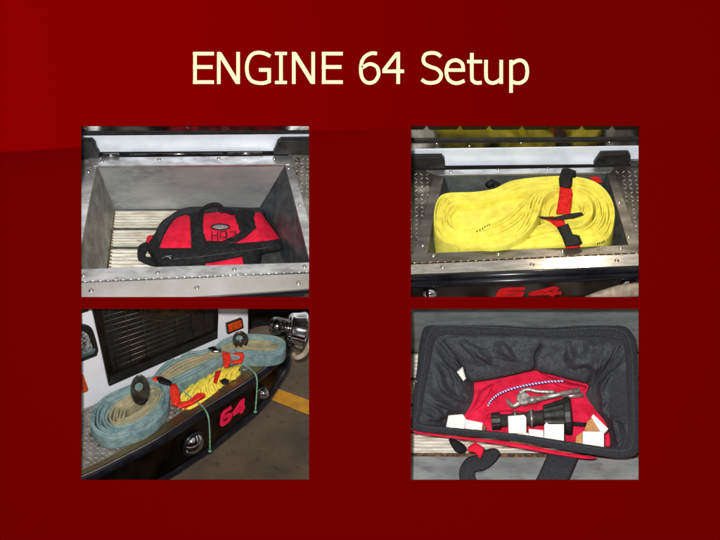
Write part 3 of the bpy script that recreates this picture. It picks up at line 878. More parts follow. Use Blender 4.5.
strapthing('hose_strap', 'red strap with a long black buckle at the near front edge of the yellow hose', 'straps on the yellow hose', [
    ('webbing', [(402, 292), (440, 288), (474, 300), (480, 320), (452, 322), (430, 304)], REDS, 4.0, 1.6),
    ('buckle', [(452, 322), (486, 310), (500, 342), (520, 346), (530, 370), (520, 376), (478, 380), (468, 352)], BUCK, 5.0, 2.6),
    ('stitched_panel', [(478, 380), (522, 375), (522, 381), (480, 386)], REDS, 2, 1)], f2, 5)
m = MB(); slab(m, f2.poly([(552, 170), (578, 170), (588, 186), (566, 184)], 4), 1.2); tag(m.build('red_flap', REDS, None), 'small red flap tucked behind the yellow hose in the tray corner', 'cloth flap')

P = f2.p(505, 424, 2); d = (P - CAM).normalized(); rf = d - 2 * d.dot(f2.U) * f2.U
q_ = P + rf * 300
ld = bpy.data.lights.new('ceiling_lamp', 'AREA'); ld.shape = 'RECTANGLE'; ld.size = 92 * S; ld.size_y = 14 * S; ld.energy = 7; ld.color = (1, .86, .62)
lo = bpy.data.objects.new('ceiling_lamp', ld); COL.objects.link(lo); lo.location = P2W(q_)
lo.rotation_euler = (-rf).to_track_quat('-Z', 'Y').to_euler()

# ================================================================== PICTURE 3 : loaded front bumper
f3 = Frame(76, 304, 40, 46)
A0 = f3.p(60, 495); A1 = f3.p(540, 208)
f3.R = (A1 - A0).normalized(); f3.F = f3.U.cross(f3.R).normalized()
e3 = thing('fire_engine', 'fire engine front corner with grille, wide tread plate bumper and pink 64', 'fire engine', f3.p(350, 330))
TOP = [(-60, 550, 582, 740, 756), (-10, 525, 558, 700, 715), (60, 495, 526, 640, 655), (120, 465, 494, 600, 615), (230, 408, 438, 545, 557), (290, 370, 400, 512, 524), (350, 330, 360, 472, 484), (400, 298, 328, 442, 453), (450, 268, 296, 400, 411), (500, 236, 262, 360, 371), (540, 208, 234, 325, 336), (580, 178, 202, 278, 288), (610, 152, 174, 228, 236), (628, 136, 152, 195, 203), (636, 112, 124, 160, 168)]
deckpoly = [(a, b - 3) for a, b, *_ in TOP] + [(636, 92), (560, 78), (480, 88), (260, 190), (100, 262), (-60, 340)]
tp = MB(); tp.prism(f3.poly(deckpoly, 0), -f3.U * 4); tp.mi = 1
lozenges(tp, f3, deckpoly, 0.05, pitch=5.0, L=2.3, W=.6, H=.6)
tp.build('tread_plate', None, e3, mats=[DIAM, DIAML])
# bare tray well and bright trim along the edge
def strip(mb, ca, cb):
    n = len(ca); mb.add(list(ca) + list(cb), [(i, i + 1, n + i + 1, n + i) for i in range(n - 1)])
def smoothcurve(pts, per=4): return spline(pts, per)
top = smoothcurve([f3.p(a, b) for a, b, *_ in TOP])
m = MB(); inn = smoothcurve([f3.p(a - 8, b - 20 if a > 200 else b - 12, 1.5) for a, b, *_ in TOP]); out = smoothcurve([f3.p(a, b - 2, 1.5) for a, b, *_ in TOP])
strip(m, inn, out); strip(m, out, [p - f3.U * 2 for p in out])
trim3 = m.build('edge_trim', TAN, e3)
m = MB(); m.tube(smoothcurve([f3.p(a - 9, b - 21 if a > 200 else b - 13, 1.6) for a, b, *_ in TOP]), .45, 6); m.build('trim_bead', SCREW, e3, True)
m = MB(); m.tube(smoothcurve([f3.p(a, b + 4, 0) for a, b, *_ in TOP]), .7, 8); m.build('bright_line', CHROME, e3, True)
NR = (-f3.F)
def face_pt(row, b, out_=0):
    P = f3.p(row[0], row[1]); return f3.drop(P, b - row[1]) + NR * out_
m = MB()
secs = [(0.0, 1.0), (0.12, 4.5), (0.4, 6.2), (0.75, 5.4), (1.0, 2.0), (1.05, -1)]
curves = [smoothcurve([face_pt(r, r[1] + (r[2] - r[1]) * u * .92 , o_) for r in TOP]) for u, o_ in secs]
for c0, c1 in zip(curves[:-1], curves[1:]): strip(m, c0, c1)
m.build('bumper_nose', RUB, e3, True)
m = MB(); c0 = smoothcurve([face_pt(r, r[2], 0) for r in TOP]); c1 = smoothcurve([face_pt(r, r[3], 0) for r in TOP]); strip(m, c0, c1); strip(m, [p - NR * 3 for p in c1], [p - NR * 3 for p in c0])
m.build('bumper_face', BROWNF, e3, True)
m = MB(); cs = [smoothcurve([face_pt(r, r[3] + (r[4] - r[3]) * u, o_) for r in TOP]) for u, o_ in ((-.2, 0), (0, 3), (.5, 4), (1, 3), (1.2, -6))]
for c0, c1 in zip(cs[:-1], cs[1:]): strip(m, c0, c1)
m.build('lower_lip', RUB, e3, True)
# numerals on the bumper face
Pa = face_pt(TOP[7], 400); Pb = face_pt(TOP[9], 330); Nf = (Pb - Pa).cross(f3.U).normalized()
if Nf.y > 0: Nf = -Nf
fpl = (Pa, Nf)
numeral_64(f3, lambda a, b: f3.onw(a, b, fpl, 0.6), e3, PINK, 'number_lettering', 4.6, Nf, 432, 368, 36, 42, 5, 0, 0.66)
for (a, b, r) in ((352, 418, 12), (557, 264, 6.5)):
    P = f3.onw(a, b, fpl, 1)
    m = MB(); m.lathe(P, Nf, [(0, r), (2, r * 1.05), (4, r * .96), (6.5, r * .78), (8.5, r * .5), (9.6, r * .2), (9.7, .2)], 32)
    lamp = m.build('fog_lamp', CHROME, e3, True)
    m = MB(); m.lathe(P - Nf * .5, Nf, [(0, r * 1.25), (2.2, r * 1.25), (2.6, r * 1.1)], 32); m.build('lamp_bezel', RUB, lamp, True)
# cab front
w3 = f3.wall(100, 290, 440, 135)
wplate('cab_panel', f3, [(-60, 350), (60, 300), (250, 208), (440, 128), (520, 90), (520, -2), (-60, -2)], w3, -2, 3, WHITE3, e3, .6)
gr = wplate('grille', f3, [(47, -2), (50, 20), (75, 130), (100, 248), (425, 104), (428, 40), (427, -2)], w3, 1, 3, GRILF, e3, .8)
wplate('grille_opening', f3, [(73, -2), (92, 120), (112, 200), (412, 78), (412, -2)], w3, 1.6, .6, GRILB, gr, 0)
m = MB()
for k in range(17):
    bl = -60 + k * 15.5; br = bl - 92 if True else 0
    a0 = 76 + (bl - 20) * .19; a0 = max(a0, 70)
    y0_, y1_ = bl + 4, bl - 92 * (412 - a0) / 340
    if bl > 198: continue
    P = f3.onw(a0 + 4, y0_, w3, 3.2); Q = f3.onw(414, bl * .74 - 72, w3, 3.2)
    m.tube([P, Q], .5, 6)
m.build('louvre', LOUV, gr, True)
m = MB()
for (a, b0_, a2, b2) in ((92, -20, 122, 196), (142, -20, 165, 178), (196, -20, 212, 160), (250, -20, 260, 140), (300, -20, 306, 120), (350, -20, 352, 100), (390, -20, 390, 86)):
    m.tube([f3.onw(a, b0_, w3, 3.8), f3.onw(a2, b2, w3, 3.8)], .55, 6)
m.build('grille_bar', LOUV, gr, True)
m = MB(); m.prism(f3.polyw([(100, 246), (425, 102), (425, 82), (108, 218)], w3, 3.4), -w3[1] * 1.5); m.build('grille_sill', GRILB, gr)
em = MB(); ring = []
for k in range(40):
    th = 2 * math.pi * k / 40
    ring.append((284 + 92 * math.cos(th) , 4 - 14 * math.cos(th) + 42 * math.sin(th)))
em.prism(f3.polyw(ring, w3, 5), -w3[1] * 1.2)
emb = em.build('emblem', GRILB, gr)
em = MB(); em.tube([f3.onw(a, b, w3, 5.2) for a, b in ring] + [f3.onw(*ring[0], w3, 5.2)], .8, 6); em.prism(f3.polyw([(284 + (a - 284) * .88, 4 + (b - 4) * .84) for a, b in ring], w3, 5.5), -w3[1] * .4); em.build('emblem_oval', GOLD, emb)
for grp in (([(222, -20), (224, 30)], [(222, 5), (240, 2)], [(224, 30), (244, 25)]), ([(258, 8), (272, 6)],), ([(284, 22), (283, -16), (304, -20), (306, 18), (285, 22)],), ([(318, 15), (316, -24), (338, 10), (336, -28)],), ([(350, 4), (348, -32)], [(350, 4), (366, 0)])):
    em = MB()
    for s_ in grp:
        yi[0] += 1
        stroke(em, [f3.onw(a, b, w3, 5.6) for a, b in s_], 2.2, w3[1], .3 + .02 * (yi[0] % 12), .3)
    em.build('emblem_letter', GRILB, emb)
screws(f3, [(160, 215), (287, 160)], gr, base=lambda a, b: f3.onw(a, b, w3, 1.5), nrm=w3[1], r=1.6)
def rnd(pts): return [(v.x, v.y) for v in spline([(x, y, 0) for x, y in pts], 4, True)]
hl = wplate('headlight', f3, rnd([(-60, 70), (14, 64), (40, 68), (52, 82), (66, 132), (64, 148), (50, 160), (-60, 188)]), w3, 2, 3, GRILB, e3, 0)
wplate('headlight_bezel', f3, rnd([(-60, 78), (14, 72), (36, 77), (46, 90), (58, 132), (54, 144), (42, 152), (-60, 178)]), w3, 3.2, 1.6, CHROME, hl, 0)
wplate('headlight_reflector', f3, rnd([(-60, 90), (12, 84), (30, 88), (38, 98), (49, 130), (45, 138), (36, 144), (-60, 166)]), w3, 4, 1.6, GLASS, hl, 0)
P = f3.onw(14, 116, w3, 3.5); m = MB(); m.lathe(P, w3[1], [(0, 7.5), (1.2, 7.4), (2.4, 5.5), (3, 2.5), (3.2, .2)], 24); m.build('headlight_bulb_cover', CHROME, hl, True)
wplate('upper_light', f3, [(-60, -2), (40, -2), (40, 22), (20, 28), (-60, 36)], w3, 2, 3, GRILB, e3, 1)
wplate('marker_light', f3, [(-60, 224), (24, 214), (38, 256), (34, 264), (-60, 288)], w3, 3.5, 4, AMBER, e3, 1)
ml = wplate('marker_light', f3, [(453, 62), (500, 45), (504, 72), (456, 92)], w3, 3, 4, BROWNF, e3, .8)
wplate('marker_lens', f3, [(458, 64), (497, 49), (500, 70), (460, 86)], w3, 4.4, 2, AMBER, ml, .7)
# dark side of the cab beyond the corner, running away
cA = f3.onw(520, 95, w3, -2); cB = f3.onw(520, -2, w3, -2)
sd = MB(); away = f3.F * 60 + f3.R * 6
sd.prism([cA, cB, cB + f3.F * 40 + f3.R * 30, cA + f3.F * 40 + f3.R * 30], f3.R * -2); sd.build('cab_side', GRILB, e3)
# floor
HF = 75
fl = MB(); fl.prism(f3.poly([(-200, 760), (900, 760), (900, -130), (-200, -130)], -HF), -f3.U * 3)
flo = fl.build('bay_floor', CONC); flo['kind'] = 'structure'
fl = MB(); fl.prism(f3.poly([(585, 256), (592, 250), (606, 254), (790, 322), (790, 362), (690, 328), (585, 286)], -HF + .8), -f3.U * .6)
yl = fl.build('floor_line', YLINE); yl['kind'] = 'structure'
# far dark machinery behind the bumper end
bw = f3.wall(500, 74, 760, 74, -HF)
m = MB(); m.prism(f3.polyw([(505, -2), (800, -2), (800, 45), (640, 45), (600, 84), (505, 84)], bw, 0), -bw[1] * 3)
bg = m.build('equipment_panel', GRILB); tag(bg, 'dark upright panel behind the chrome siren and the cab corner', 'panel')
# brown cover behind right coil
soft('bumper_end_cover', f3, [(505, 94), (520, 78), (560, 66), (610, 68), (634, 84), (640, 104), (600, 102), (520, 100)], lambda a, b: f3.p(a, b, 2), CONC, e3, 4, 14, step=7)

# chrome siren at the bumper end
sir = thing('siren', 'round chrome siren at the far end of the bumper', 'siren', f3.p(650, 130, 0))
P0 = f3.p(588, 64, 26); P1 = f3.p(668, 86, 26); ax = Vector((1, .3, -.18)).normalized()
m = MB(); m.lathe(P0, ax, [(-3, .4), (-2.5, 4), (-1, 7.5), (1, 9.4), (5, 10.2), (14, 10.2), (14.6, 9.4), (16, 9.4), (16.6, 10)], 32); m.build('siren_motor', CHROMED, sir, True)
m = MB(); m.lathe(P0, ax, [(16.6, 9.4), (17.5, 14), (19, 16), (21, 17.4), (27, 18.6), (33, 20.5), (35, 20.8), (36, 19.5), (35.5, 17), (31, 12)], 40); m.build('siren_flare', CHROME, sir, True)
m = MB(); m.lathe(P0, ax, [(32, 12), (36.5, 9), (38.5, 3), (38.6, .2)], 24); m.build('siren_cone', CHROMED, sir, True)
m = MB(); m.tube(spline([f3.p(640, 92, 22), f3.p(640, 112, 14), f3.p(634, 122, 6), f3.p(626, 122, -2)], 4), 3.2, 10); m.build('siren_bracket', CHROMED, sir, True)
m = MB(); m.tube(spline([f3.p(a, b, w) for a, b, w in ((652, 150, -6), (662, 160, -6), (684, 150, -4), (702, 116, 0), (712, 66, 4), (730, 20, 4))], 5), lambda t_: 3.0, 14)
tag(m.build('curved_pipe', PIPE, None, True), 'pale curved pipe below the chrome siren', 'pipe')

# long teal hose in two coils
HH = 17
hz = thing('fire_hose', 'faded teal and tan fire hose lying in two long coils along the bumper', 'hose', f3.p(160, 400, 0))
def coil(outer, inner, n, nt, closed, th, hts, w0=HH, jit=3.2, mbs=None):
    m = MB()
    for k in range(n):
        t_ = k / (n - 1)
        m.mi = 0 if k < nt else 1
        pts = [f3.p(o_[0] * (1 - t_) + i_[0] * t_ + random.uniform(-jit, jit), o_[1] * (1 - t_) + i_[1] * t_ + random.uniform(-jit, jit) * .6, w0 - hts * t_ + random.uniform(-1.1, 1.1)) for o_, i_ in zip(outer, inner)]
        m.lay(spline(pts, 6, closed), f3.U, w0 - .6, th, closed)
    return m
O = [(42, 345), (56, 305), (100, 272), (160, 244), (215, 222), (256, 224), (276, 250), (276, 290), (258, 328), (212, 366), (150, 392), (92, 396), (52, 376)]
I = [(142, 330), (150, 312), (168, 296), (192, 278), (216, 262), (230, 256), (236, 260), (232, 274), (216, 294), (196, 312), (172, 328), (154, 338), (143, 340)]
coil(O, I, 11, 6, True, 2.5, 4).build('hose_coil', None, hz, True, mats=[TEAL, TANH])
O = [(235, 216), (252, 196), (290, 162), (330, 146), (380, 138), (430, 122), (470, 104)]
I = [(262, 250), (290, 240), (330, 224), (370, 202), (410, 180), (440, 160), (480, 146)]
m = MB()
NN = 9
for k in range(NN):
    t_ = k / (NN - 1); m.mi = 0 if k in (0, 1, 6, 7, 8) else 1
    m.lay(spline([f3.p(o_[0] * (1 - t_) + i_[0] * t_, o_[1] * (1 - t_) + i_[1] * t_ + random.uniform(-1.5, 1.5), HH + 1 - (0 if k > 5 else 1.5)) for o_, i_ in zip(O, I)], 6), f3.U, HH, 3.2)
m.build('hose_run', None, hz, True, mats=[TEAL, TANH])
O = [(418, 136), (440, 108), (500, 92), (575, 94), (618, 106), (626, 124), (616, 142), (570, 152), (510, 152), (450, 148)]
I = [(500, 122), (510, 116), (535, 112), (568, 111), (590, 114), (596, 120), (590, 127), (566, 130), (535, 130), (508, 128)]
coil(O, I, 7, 4, True, 2.6, 3).build('hose_coil', None, hz, True, mats=[TEAL, TANH])

# tow eyes
for lab, (cx, cy, rx, ry) in (('large chrome tow eye standing inside the near hose coil', (192, 258, 29, 46)), ('smaller chrome tow eye standing inside the far hose coil', (493, 108, 24, 27))):
    tw = f3.wall(cx - 30, cy + ry - 5 , cx + 30, cy + ry - 12, 12)
    ringo = [(cx + rx * math.cos(x), cy + ry * math.sin(x)) for x in [2 * math.pi * k / 28 for k in range(28)]]
    ho = [(cx + 0.45 * rx * math.cos(x) - rx * .15, cy - .25 * ry + .3 * ry * math.sin(x)) for x in [2 * math.pi * k / 10 for k in range(10)]]
    v, f = cushion(f3, ringo, lambda a, b: f3.onw(a, b, tw, 0), 2.0, 7, step=3, holes=[ho], back=5)
    o_ = obj('tow_eye', v, f, EYE, None, True)
    tag(o_, lab, 'tow eye')

# yellow rope bundle in the bumper well
yb = thing('webbing_bundle', 'crumpled bundle of yellow rope stuffed beside the long hose', 'rope', f3.p(370, 310, 0))
m = MB()
for k in range(14):
    t_ = k / 13
    x = 322 + 100 * t_; y = 316 - 58 * t_
    pts = [f3.p(x + random.uniform(-4, 4), y, 2), f3.p(x - 6 + random.uniform(-3, 3), y - 22, 6), f3.p(x + 4 + random.uniform(-6, 6), y - 46, 7 + random.uniform(-1.5, 1.5)), f3.p(x + 16 + random.uniform(-6, 6), y - 64, 6), f3.p(x + 26, y - 80, 2)]
    m.tube(spline(pts, 5), 1.5, 8)
m.build('rope_fold', YELR, yb, True)
m = MB()
for k in range(8):
    t_ = k / 7
    a = 424 + 58 * t_; b = 232 - 14 * t_
    m.tube(spline([f3.p(a - 6, b + 8, 4), f3.p(a - 4 + random.uniform(-3, 3), b - 10, 6), f3.p(a + 4, b - 26, 7), f3.p(a + 12, b - 34, 3)], 4), 1.5, 8)
m.build('rope_fold', YELR, yb, True)
soft('rope_mass', f3, [(312, 305), (330, 262), (362, 218), (420, 206), (470, 192), (492, 202), (488, 220), (440, 250), (400, 282), (340, 318)], lambda a, b: f3.p(a, b, 1), YELR, yb, 3.4, 16, step=6, wr=2, wrs=.09)
m = MB(); m.mi = 0
m.tube(spline([f3.p(a, b, w) for a, b, w in ((316, 306, 3), (344, 290, 8), (368, 272, 9), (384, 276, 7), (350, 296, 5), (322, 314, 2))], 5), 1.9, 8)
m.build('red_cord', ORS, yb, True)

def st3(label, pieces, basew):
    r_ = thing('hose_strap', label, 'strap', f3.p(*pieces[0][1][0], basew), 'straps on the teal hose')
    for nm, outl, mt, off, tt in pieces:
        soft(nm, f3, outl, lambda a, b: f3.p(a, b, basew), mt, r_, tt, 8, step=5, off=off, smooth=False, wr=.5, back=2)
    return r_
st3('orange red strap with a black buckle gathering the near hose coil', [
    ('webbing', [(280, 246), (300, 236), (310, 262), (314, 292), (302, 308), (286, 300), (282, 270)], ORS, 3, 2.4),
    ('webbing', [(298, 296), (340, 290), (376, 270), (386, 276), (350, 300), (310, 314)], ORS, 4.5, 2),
    ('loose_end', [(226, 224), (240, 216), (262, 218), (258, 228), (236, 232)], ORS, 2, 1.5),
    ('buckle', [(240, 222), (252, 216), (284, 230), (290, 240), (280, 246), (250, 238)], BUCK, 4, 2.5)], HH)
st3('orange red strap tied round the hose between its two coils', [
    ('webbing', [(438, 142), (462, 146), (466, 170), (456, 192), (442, 188), (440, 160)], ORS, 3, 2.2),
    ('webbing', [(460, 148), (500, 144), (506, 156), (498, 176), (470, 180), (466, 170), (490, 166), (492, 156)], ORS, 3.6, 1.6),
    ('buckle', [(394, 132), (412, 126), (436, 134), (436, 144), (410, 146)], CHROMED, 3, 2.0)], HH)
st3('red strap with a small black buckle lying across the yellow rope bundle', [
    ('webbing', [(418, 202), (436, 198), (430, 216), (420, 240), (412, 236)], REDS, 4, 1.6),
    ('buckle', [(430, 230), (446, 222), (460, 228), (456, 240), (440, 242)], BUCK, 5, 2)], 10)
for lab, pts in (('green cord hooked down over the bumper beside the large fog lamp', ((292, 228, 18), (330, 268, 14), (360, 292, 6), (380, 308, 5), (396, 336, 5), (401, 380, -14), (402, 440, -40))),
                 ('green cord hooked down over the bumper beside the far fog lamp', ((500, 178, 8), (522, 194, 5), (540, 214, 5), (543, 250, -6), (538, 322, -32)))):
    m = MB(); m.tube(spline([f3.p(a, b, w) for a, b, w in pts], 6), .85, 8)
    P = f3.p(*pts[-1]); m.tube([P, P - f3.U * 1], 2.0, 8)
    tag(m.build('tie_cord', GCORD, None, True), lab, 'cord', 'green tie cords')

# ================================================================== PICTURE 4 : open bag from above
f4 = Frame(406, 304, 60, 92)
tr4 = thing('storage_tray', 'worn grey metal tray with pale ribbed slats under the open bag', 'tray', f4.p(350, 300))
w4 = f4.wall(0, 142, 700, 142)
wplate('tray_back_wall', f4, [(-60, -2), (780, -2), (780, 146), (-60, 146)], w4, 0, 3, PLATEG, tr4)
plate('tray_floor', f4, [(-60, 142), (780, 142), (780, 470), (-60, 470)], -2.4, 2, GAP, tr4)
for (b0, b1) in ((150, 222), (230, 300), (308, 380), (388, 448)):
    m = MB(); n = 6
    for k in range(n):
        c0 = b0 + (b1 - b0) * k / n; c1 = b0 + (b1 - b0) * (k + .86) / n; cm = (c0 + c1) / 2
        m.add(f4.poly([(-60, c0), (780, c0)], -.6) + f4.poly([(780, cm), (-60, cm)], .8), [(0, 1, 2, 3)])
        m.add(f4.poly([(-60, cm), (780, cm)], .8) + f4.poly([(780, c1), (-60, c1)], -.6), [(0, 1, 2, 3)])
    m.prism(f4.poly([(-60, b0), (780, b0), (780, b1 - 2), (-60, b1 - 2)], -.8), -f4.U * 1)
    m.build('floor_slat', SLAT, tr4)
plate('dirt_line', f4, [(-60, 446), (780, 452), (780, 464), (-60, 458)], .4, 1, RUST, tr4, 0)
plate('tray_front_rail', f4, [(-60, 456), (780, 462), (780, 600), (-60, 600)], 2, 3, PLATEG, tr4, .5)

RO = [(62, 62), (110, 52), (200, 55), (300, 66), (400, 72), (480, 68), (560, 60), (640, 62), (680, 90), (694, 150), (698, 300), (699, 400), (692, 450), (640, 462), (560, 452), (440, 432), (330, 412), (230, 400), (120, 390), (22, 377), (18, 330), (22, 270), (32, 200), (42, 110)]
RI = [(95, 100), (130, 92), (205, 93), (300, 92), (400, 98), (480, 100), (560, 98), (630, 105), (652, 125), (660, 180), (664, 290), (666, 370), (655, 428), (620, 432), (545, 422), (435, 405), (330, 390), (230, 380), (120, 370), (45, 358), (48, 320), (56, 265), (70, 195), (82, 130)]
FL = [(205, 238), (225, 232), (260, 228), (320, 215), (390, 200), (430, 210), (490, 228), (540, 240), (545, 255), (540, 275), (570, 320), (600, 360), (612, 420), (590, 426), (530, 418), (430, 404), (330, 390), (240, 382), (200, 376), (150, 366), (165, 345), (185, 320), (200, 290), (205, 262)]
WR = 58
bg4 = thing('tool_bag', 'open black tool bag with a red inside seen from above, full of gear', 'bag', f4.p(350, 300))
def ring3(pts, w, per=12): return spline([f4.p(a, b, w) for a, b in pts], per, True)
ro, ri, fl_ = ring3(RO, WR - 4), ring3(RI, WR - 3), ring3(FL, 5)
n = len(ro)
V = []; Fc = []
prof = [(0, 0), (.12, 2.6), (.35, 4), (.65, 4.2), (.88, 2.8), (1, .5)]
for j, (u, h) in enumerate(prof):
    for i in range(n):
        jag = .35 * math.sin(i * 1.9) if 0 < j < 5 else 0
        V.append(ro[i].lerp(ri[i], u) + f4.U * (h + jag))
for j in range(len(prof) - 1):
    for i in range(n):
        Fc.append((j * n + i, j * n + (i + 1) % n, (j + 1) * n + (i + 1) % n, (j + 1) * n + i))
rimo = obj('zip_rim', V, Fc, BLKR, bg4, True)
m = MB(); m.tube([a.lerp(b, .5) + f4.U * 4.6 for a, b in zip(ro, ri)] + [ro[0].lerp(ri[0], .5) + f4.U * 4.6], .55, 6); m.build('zip', BLKL, rimo, True)
# lining, with drape folds
V = []; Fc = []; J = 34
RI_par = [i / 12.0 for i in range(n)]
for j in range(J + 1):
    u = j / J
    for i in range(n):
        P = ri[i].lerp(fl_[i], u ** .85)
        th = 2 * math.pi * i / n
        pa = RI_par[i]
        fold = 1 - abs(noise.noise(Vector((math.cos(th) * 4.2 + u * .9, math.sin(th) * 4.2 - u * .7, u * 1.1 + 5)))) * 3.2
        fine = 1 - abs(noise.noise(Vector((math.cos(th) * 8 + u * 2.4, math.sin(th) * 8, u * 2.2)))) * 3
        drape = 0
        if 1 < pa < 8:       # far side: two hanging swags that meet in a crease
            q_ = (pa - 1) / 3.5
            drape = 22 * abs(math.sin(math.pi * q_)) ** .55
        amp = math.sin(math.pi * min(1, u) ** .8)
        near = 0.25 if 13 <= pa <= 19 else 1.0
        P = P + (CAM - P).normalized() * max(0, amp * near * (drape + 13 * fold + 4.5 * fine))
        V.append(P)
for j in range(J):
    for i in range(n):
        Fc.append((j * n + i, j * n + (i + 1) % n, (j + 1) * n + (i + 1) % n, (j + 1) * n + i))
obj('lining', V, Fc, BLKL, bg4, True)
bs_ = lambda a, b: f4.p(a, b, 54 - max(0, b - 98) / 137 * 38)
for outl in ([(112, 108), (160, 96), (280, 94), (398, 100), (404, 120), (386, 150), (384, 190), (350, 204), (270, 222), (196, 232), (176, 200), (150, 160)],
             [(402, 104), (480, 102), (620, 110), (634, 124), (600, 160), (566, 196), (542, 236), (500, 226), (440, 212), (392, 198), (390, 160), (406, 130)]):
    soft('lining_flap', f4, outl, bs_, BLKL, bg4, 7, 42, step=6, wr=4.5, wrs=.022, back=1.5, off=5, seed=outl[0][0])
# outer walls
V = []; base_ring = []
ctr = sum(fl_, Vector()) / n
for i in range(n):
    base_ring.append(ctr + (fl_[i] - ctr) * 1.06)
V = [p for p in ro] + [p - f4.U * (p - f4.p(350, 300, 2)).dot(f4.U) for p in base_ring]
obj('outer_wall', V, [(i, (i + 1) % n, n + (i + 1) % n, n + i) for i in range(n)], RED, bg4, True)
# red floor
soft('bag_floor', f4, [(a + (a - 380) * .12, b + (b - 320) * .12) for a, b in FL], lambda a, b: f4.p(a, b, 3), REDIN, bg4, 1.5, 60, step=7, wr=2.6, wrs=.03, back=2)
for outl in ([(205, 300), (225, 260), (262, 238), (255, 262), (232, 300), (190, 330)], [(245, 330), (300, 318), (420, 330), (410, 345), (300, 335), (250, 345)], [(400, 206), (470, 232), (540, 246), (520, 262), (440, 240)]):
    soft('lining_fold', f4, outl, lambda a, b: f4.p(a, b, 5), REDIN, bg4, 5, 14, step=6, wr=1.2)
m = MB(); m.prism(f4.poly([(500, 353), (548, 356), (548, 368), (500, 365)], 9), -f4.U * 1.2); m.build('inner_strap', BLK, bg4)
soft('red_trim', f4, [(24, 380), (120, 394), (230, 405), (330, 417), (440, 438), (540, 455), (572, 461), (540, 465), (440, 450), (330, 430), (230, 414), (120, 400), (40, 390)], lambda a, b: f4.p(a, b, 44), REDIN, bg4, 1, 6, step=6, wr=1)
soft('carry_handle', f4, [(216, 446), (262, 432), (282, 448), (262, 478), (232, 498), (206, 505), (212, 545), (168, 545), (160, 498), (182, 462), (212, 452)], lambda a, b: f4.p(a, b, 24), BLKR, bg4, 2.2, 7, step=6, wr=1.5)
soft('carry_handle', f4, [(430, 436), (520, 452), (500, 500), (474, 560), (372, 560), (398, 510), (416, 470)], lambda a, b: f4.p(a, b, 30), BLKR, bg4, 3.5, 8, step=6, smooth=False, wr=1)
soft('handle_tab', f4, [(186, 428), (208, 414), (236, 432), (230, 452), (222, 464), (206, 446), (184, 442)], lambda a, b: f4.p(a, b, 42), RED, bg4, 3, 8, step=5, smooth=False, wr=.8)
soft('side_shadow', f4, [(128, 404), (160, 412), (182, 432), (170, 446), (146, 440)], lambda a, b: f4.p(a, b, 26), BLK, bg4, 4, 8, step=5)  # solid black piece standing in for the shadow below the bag's rim
m = MB(); m.lathe(f4.p(30, 233, WR + 1), f4.U, [(0, 1.8), (1, 1.6), (1.6, .2)], 12); m.build('rivet', CHROME, bg4, True)

def b4(w): return lambda a, b: f4.p(a, b, w)
soft('paper_scrap', f4, [(152, 204), (170, 188), (180, 224), (172, 231), (164, 220)], b4(42), PAPER, None, 1.4, 6, step=5, smooth=False, back=1)
pp = bpy.context.scene.objects['paper_scrap']; tag(pp, 'small torn white paper scrap caught on the black lining', 'paper')
m = MB(); m.tube(spline([f4.p(a, b, w) for a, b, w in ((246, 306, 16), (258, 286, 18), (290, 264, 20), (350, 246, 22), (420, 234, 22), (474, 231, 20))], 8), 1.15, 10)
tag(m.build('braided_cord', BLUEC, None, True), 'braided blue and white cord curving over the red bag lining', 'cord')
# metal spanner tool
tl = thing('hydrant_wrench', 'rough silver metal wrench lying above the black nozzle', 'wrench', f4.p(350, 290, 18))
hd = f4.p(352, 284, 20)
m = MB(); m.lathe(hd - f4.U * 4, f4.U, [(0, 6.5), (.6, 7.4), (5.4, 7.4), (6, 6.6), (6.1, 3.6), (4, 3.4)], 10); m.build('wrench_head', STEEL, tl, bev=.4)
m = MB(); m.tube(spline([f4.p(340, 296, 20), f4.p(322, 306, 18), f4.p(308, 296, 17), f4.p(306, 286, 16)], 4), lambda t_: 3.2 - 1.6 * t_, 10); m.build('wrench_hook', STEEL, tl, True)
m = MB(); m.tube([f4.p(366, 290, 21), f4.p(392, 286, 22)], 4.0, 14); m.tube([f4.p(388, 287, 22), f4.p(520, 258, 24)], 2.7, 14); m.build('wrench_handle', STEEL, tl, True)
m = MB(); m.tube(spline([f4.p(340, 268, 19), f4.p(362, 256, 20), f4.p(396, 262, 21), f4.p(446, 264, 20)], 4), 2.1, 12); m.build('wrench_bar', STEEL, tl, True)
m = MB(); m.tube([f4.p(470, 278, 14), f4.p(532, 272, 14)], 2.6, 12); m.build('wrench_foot', STEEL, tl, True)
# nozzle
nz = thing('hose_nozzle', 'black fog nozzle with a wide ribbed bumper end lying in the bag', 'nozzle', f4.p(380, 370, 6))
P0 = f4.p(256, 352, 22); P1 = f4.p(500, 334, 28); ax = (P1 - P0).normalized(); Ln = (P1 - P0).length
k = Ln / 244
m = MB(); m.lathe(P0, ax, [(0, 6), (.5 * k, 8.6), (26 * k, 8.6), (28 * k, 6.5)], 28, ripple=lambda j, i: 1 + (.05 if i % 2 else 0)); m.build('swivel_coupling', NOZ, nz)
m = MB(); m.lathe(P0, ax, [(28 * k, 6.8), (60 * k, 6.4), (64 * k, 7.8), (80 * k, 7.8), (84 * k, 6.6), (110 * k, 7), (113 * k, 8.8), (128 * k, 9), (132 * k, 7.6), (158 * k, 8)], 32); m.build('nozzle_barrel', NOZG, nz, True)
for d in (72, 120):
    m = MB(); m.lathe(P0, ax, [((d - 3) * k, 8.2), ((d - 2) * k, 9.4), ((d + 2) * k, 9.4), ((d + 3) * k, 8.2)], 32); m.build('nozzle_ring', STEEL, nz, True)
m = MB(); m.lathe(P0, ax, [(156 * k, 9), (158 * k, 12.5), (176 * k, 13.6), (214 * k, 17.0), (218 * k, 17.4)], 48, ripple=lambda j, i: 1 + (.05 if i % 3 == 0 else -.01)); m.build('ribbed_sleeve', NOZ, nz)
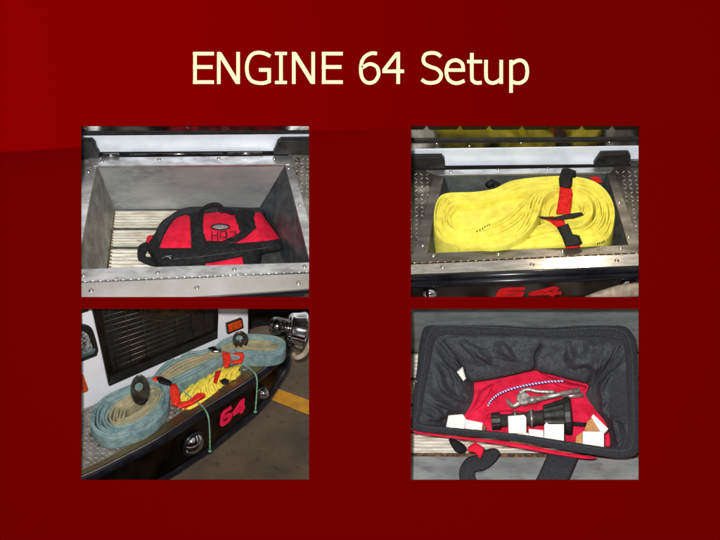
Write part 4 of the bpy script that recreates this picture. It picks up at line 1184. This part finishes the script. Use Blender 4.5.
m = MB(); m.lathe(P0, ax, [(217 * k, 18), (219 * k, 19.6), (234 * k, 20.2), (238 * k, 19.4), (239 * k, 17), (236 * k, 13)], 48, ripple=lambda j, i: 1 + (.02 if i % 4 == 0 else 0)); m.build('bumper_ring', NOZ, nz)

# white-faced wood blocks along the front
def block(label, face, w, depth=12, side=None):
    r_ = thing('wood_block', label, 'wood block', f4.p(face[0][0], face[0][1], w - depth), 'white faced wood blocks in the bag')
    F_ = f4.poly(face, w)
    m = MB(); m.prism([p - f4.U * .9 for p in F_], -f4.U * depth + (f4.R * side if side else Vector()))
    m.build('block_body', WOOD, r_, bev=.8)
    m = MB(); m.prism(F_, -f4.U * .85); m.build('white_face', PAPER, r_, bev=.7)
    return r_
block('white block at the far left, leaning on the black lining', [(127, 334), (170, 330), (180, 344), (174, 384), (118, 380)], 44, 10, 3)
block('white block with a brown right edge, second from the left', [(180, 346), (230, 356), (226, 388), (176, 384)], 45, 9, 4)
block('tall white block standing in front of the nozzle barrel', [(306, 336), (354, 332), (361, 340), (361, 386), (308, 388)], 44, 9, 1)
block('low white block at the rim below the tall one by the nozzle barrel', [(312, 390), (368, 386), (370, 410), (312, 404)], 46, 9, 1)
block('small cream block between two larger white blocks in the middle', [(368, 374), (412, 378), (414, 414), (372, 412)], 45, 9, -1)
block('white block in front of the wide ribbed nozzle end', [(415, 362), (422, 354), (428, 360), (474, 360), (474, 424), (414, 414)], 47, 9, 1)
bw_ = block('white block with a brown left side in the right corner of the bag', [(530, 382), (594, 382), (594, 432), (530, 428)], 47, 10, -5)
bt = thing('wood_block', 'wedge shaped block with a brown side and slanting white face', 'wood block', f4.p(560, 380, 30), 'white faced wood blocks in the bag')
m = MB(); m.prism(f4.poly([(534, 382), (544, 352), (562, 340), (586, 380)], 40), -f4.U * 12); m.build('block_body', WOOD, bt, bev=.4)
m = MB(); m.prism(f4.poly([(556, 338), (562, 330), (607, 374), (596, 386), (582, 380)], 43), -f4.U * 4); m.build('white_face', PAPER, bt, bev=.3)
m = MB(); m.prism(f4.poly([(510, 398), (528, 384), (528, 428), (508, 424)], 44), -f4.U * 8); m.build('side_face', WOOD, bw_, bev=.3)
print('MIN DEPTH', MINY[0])
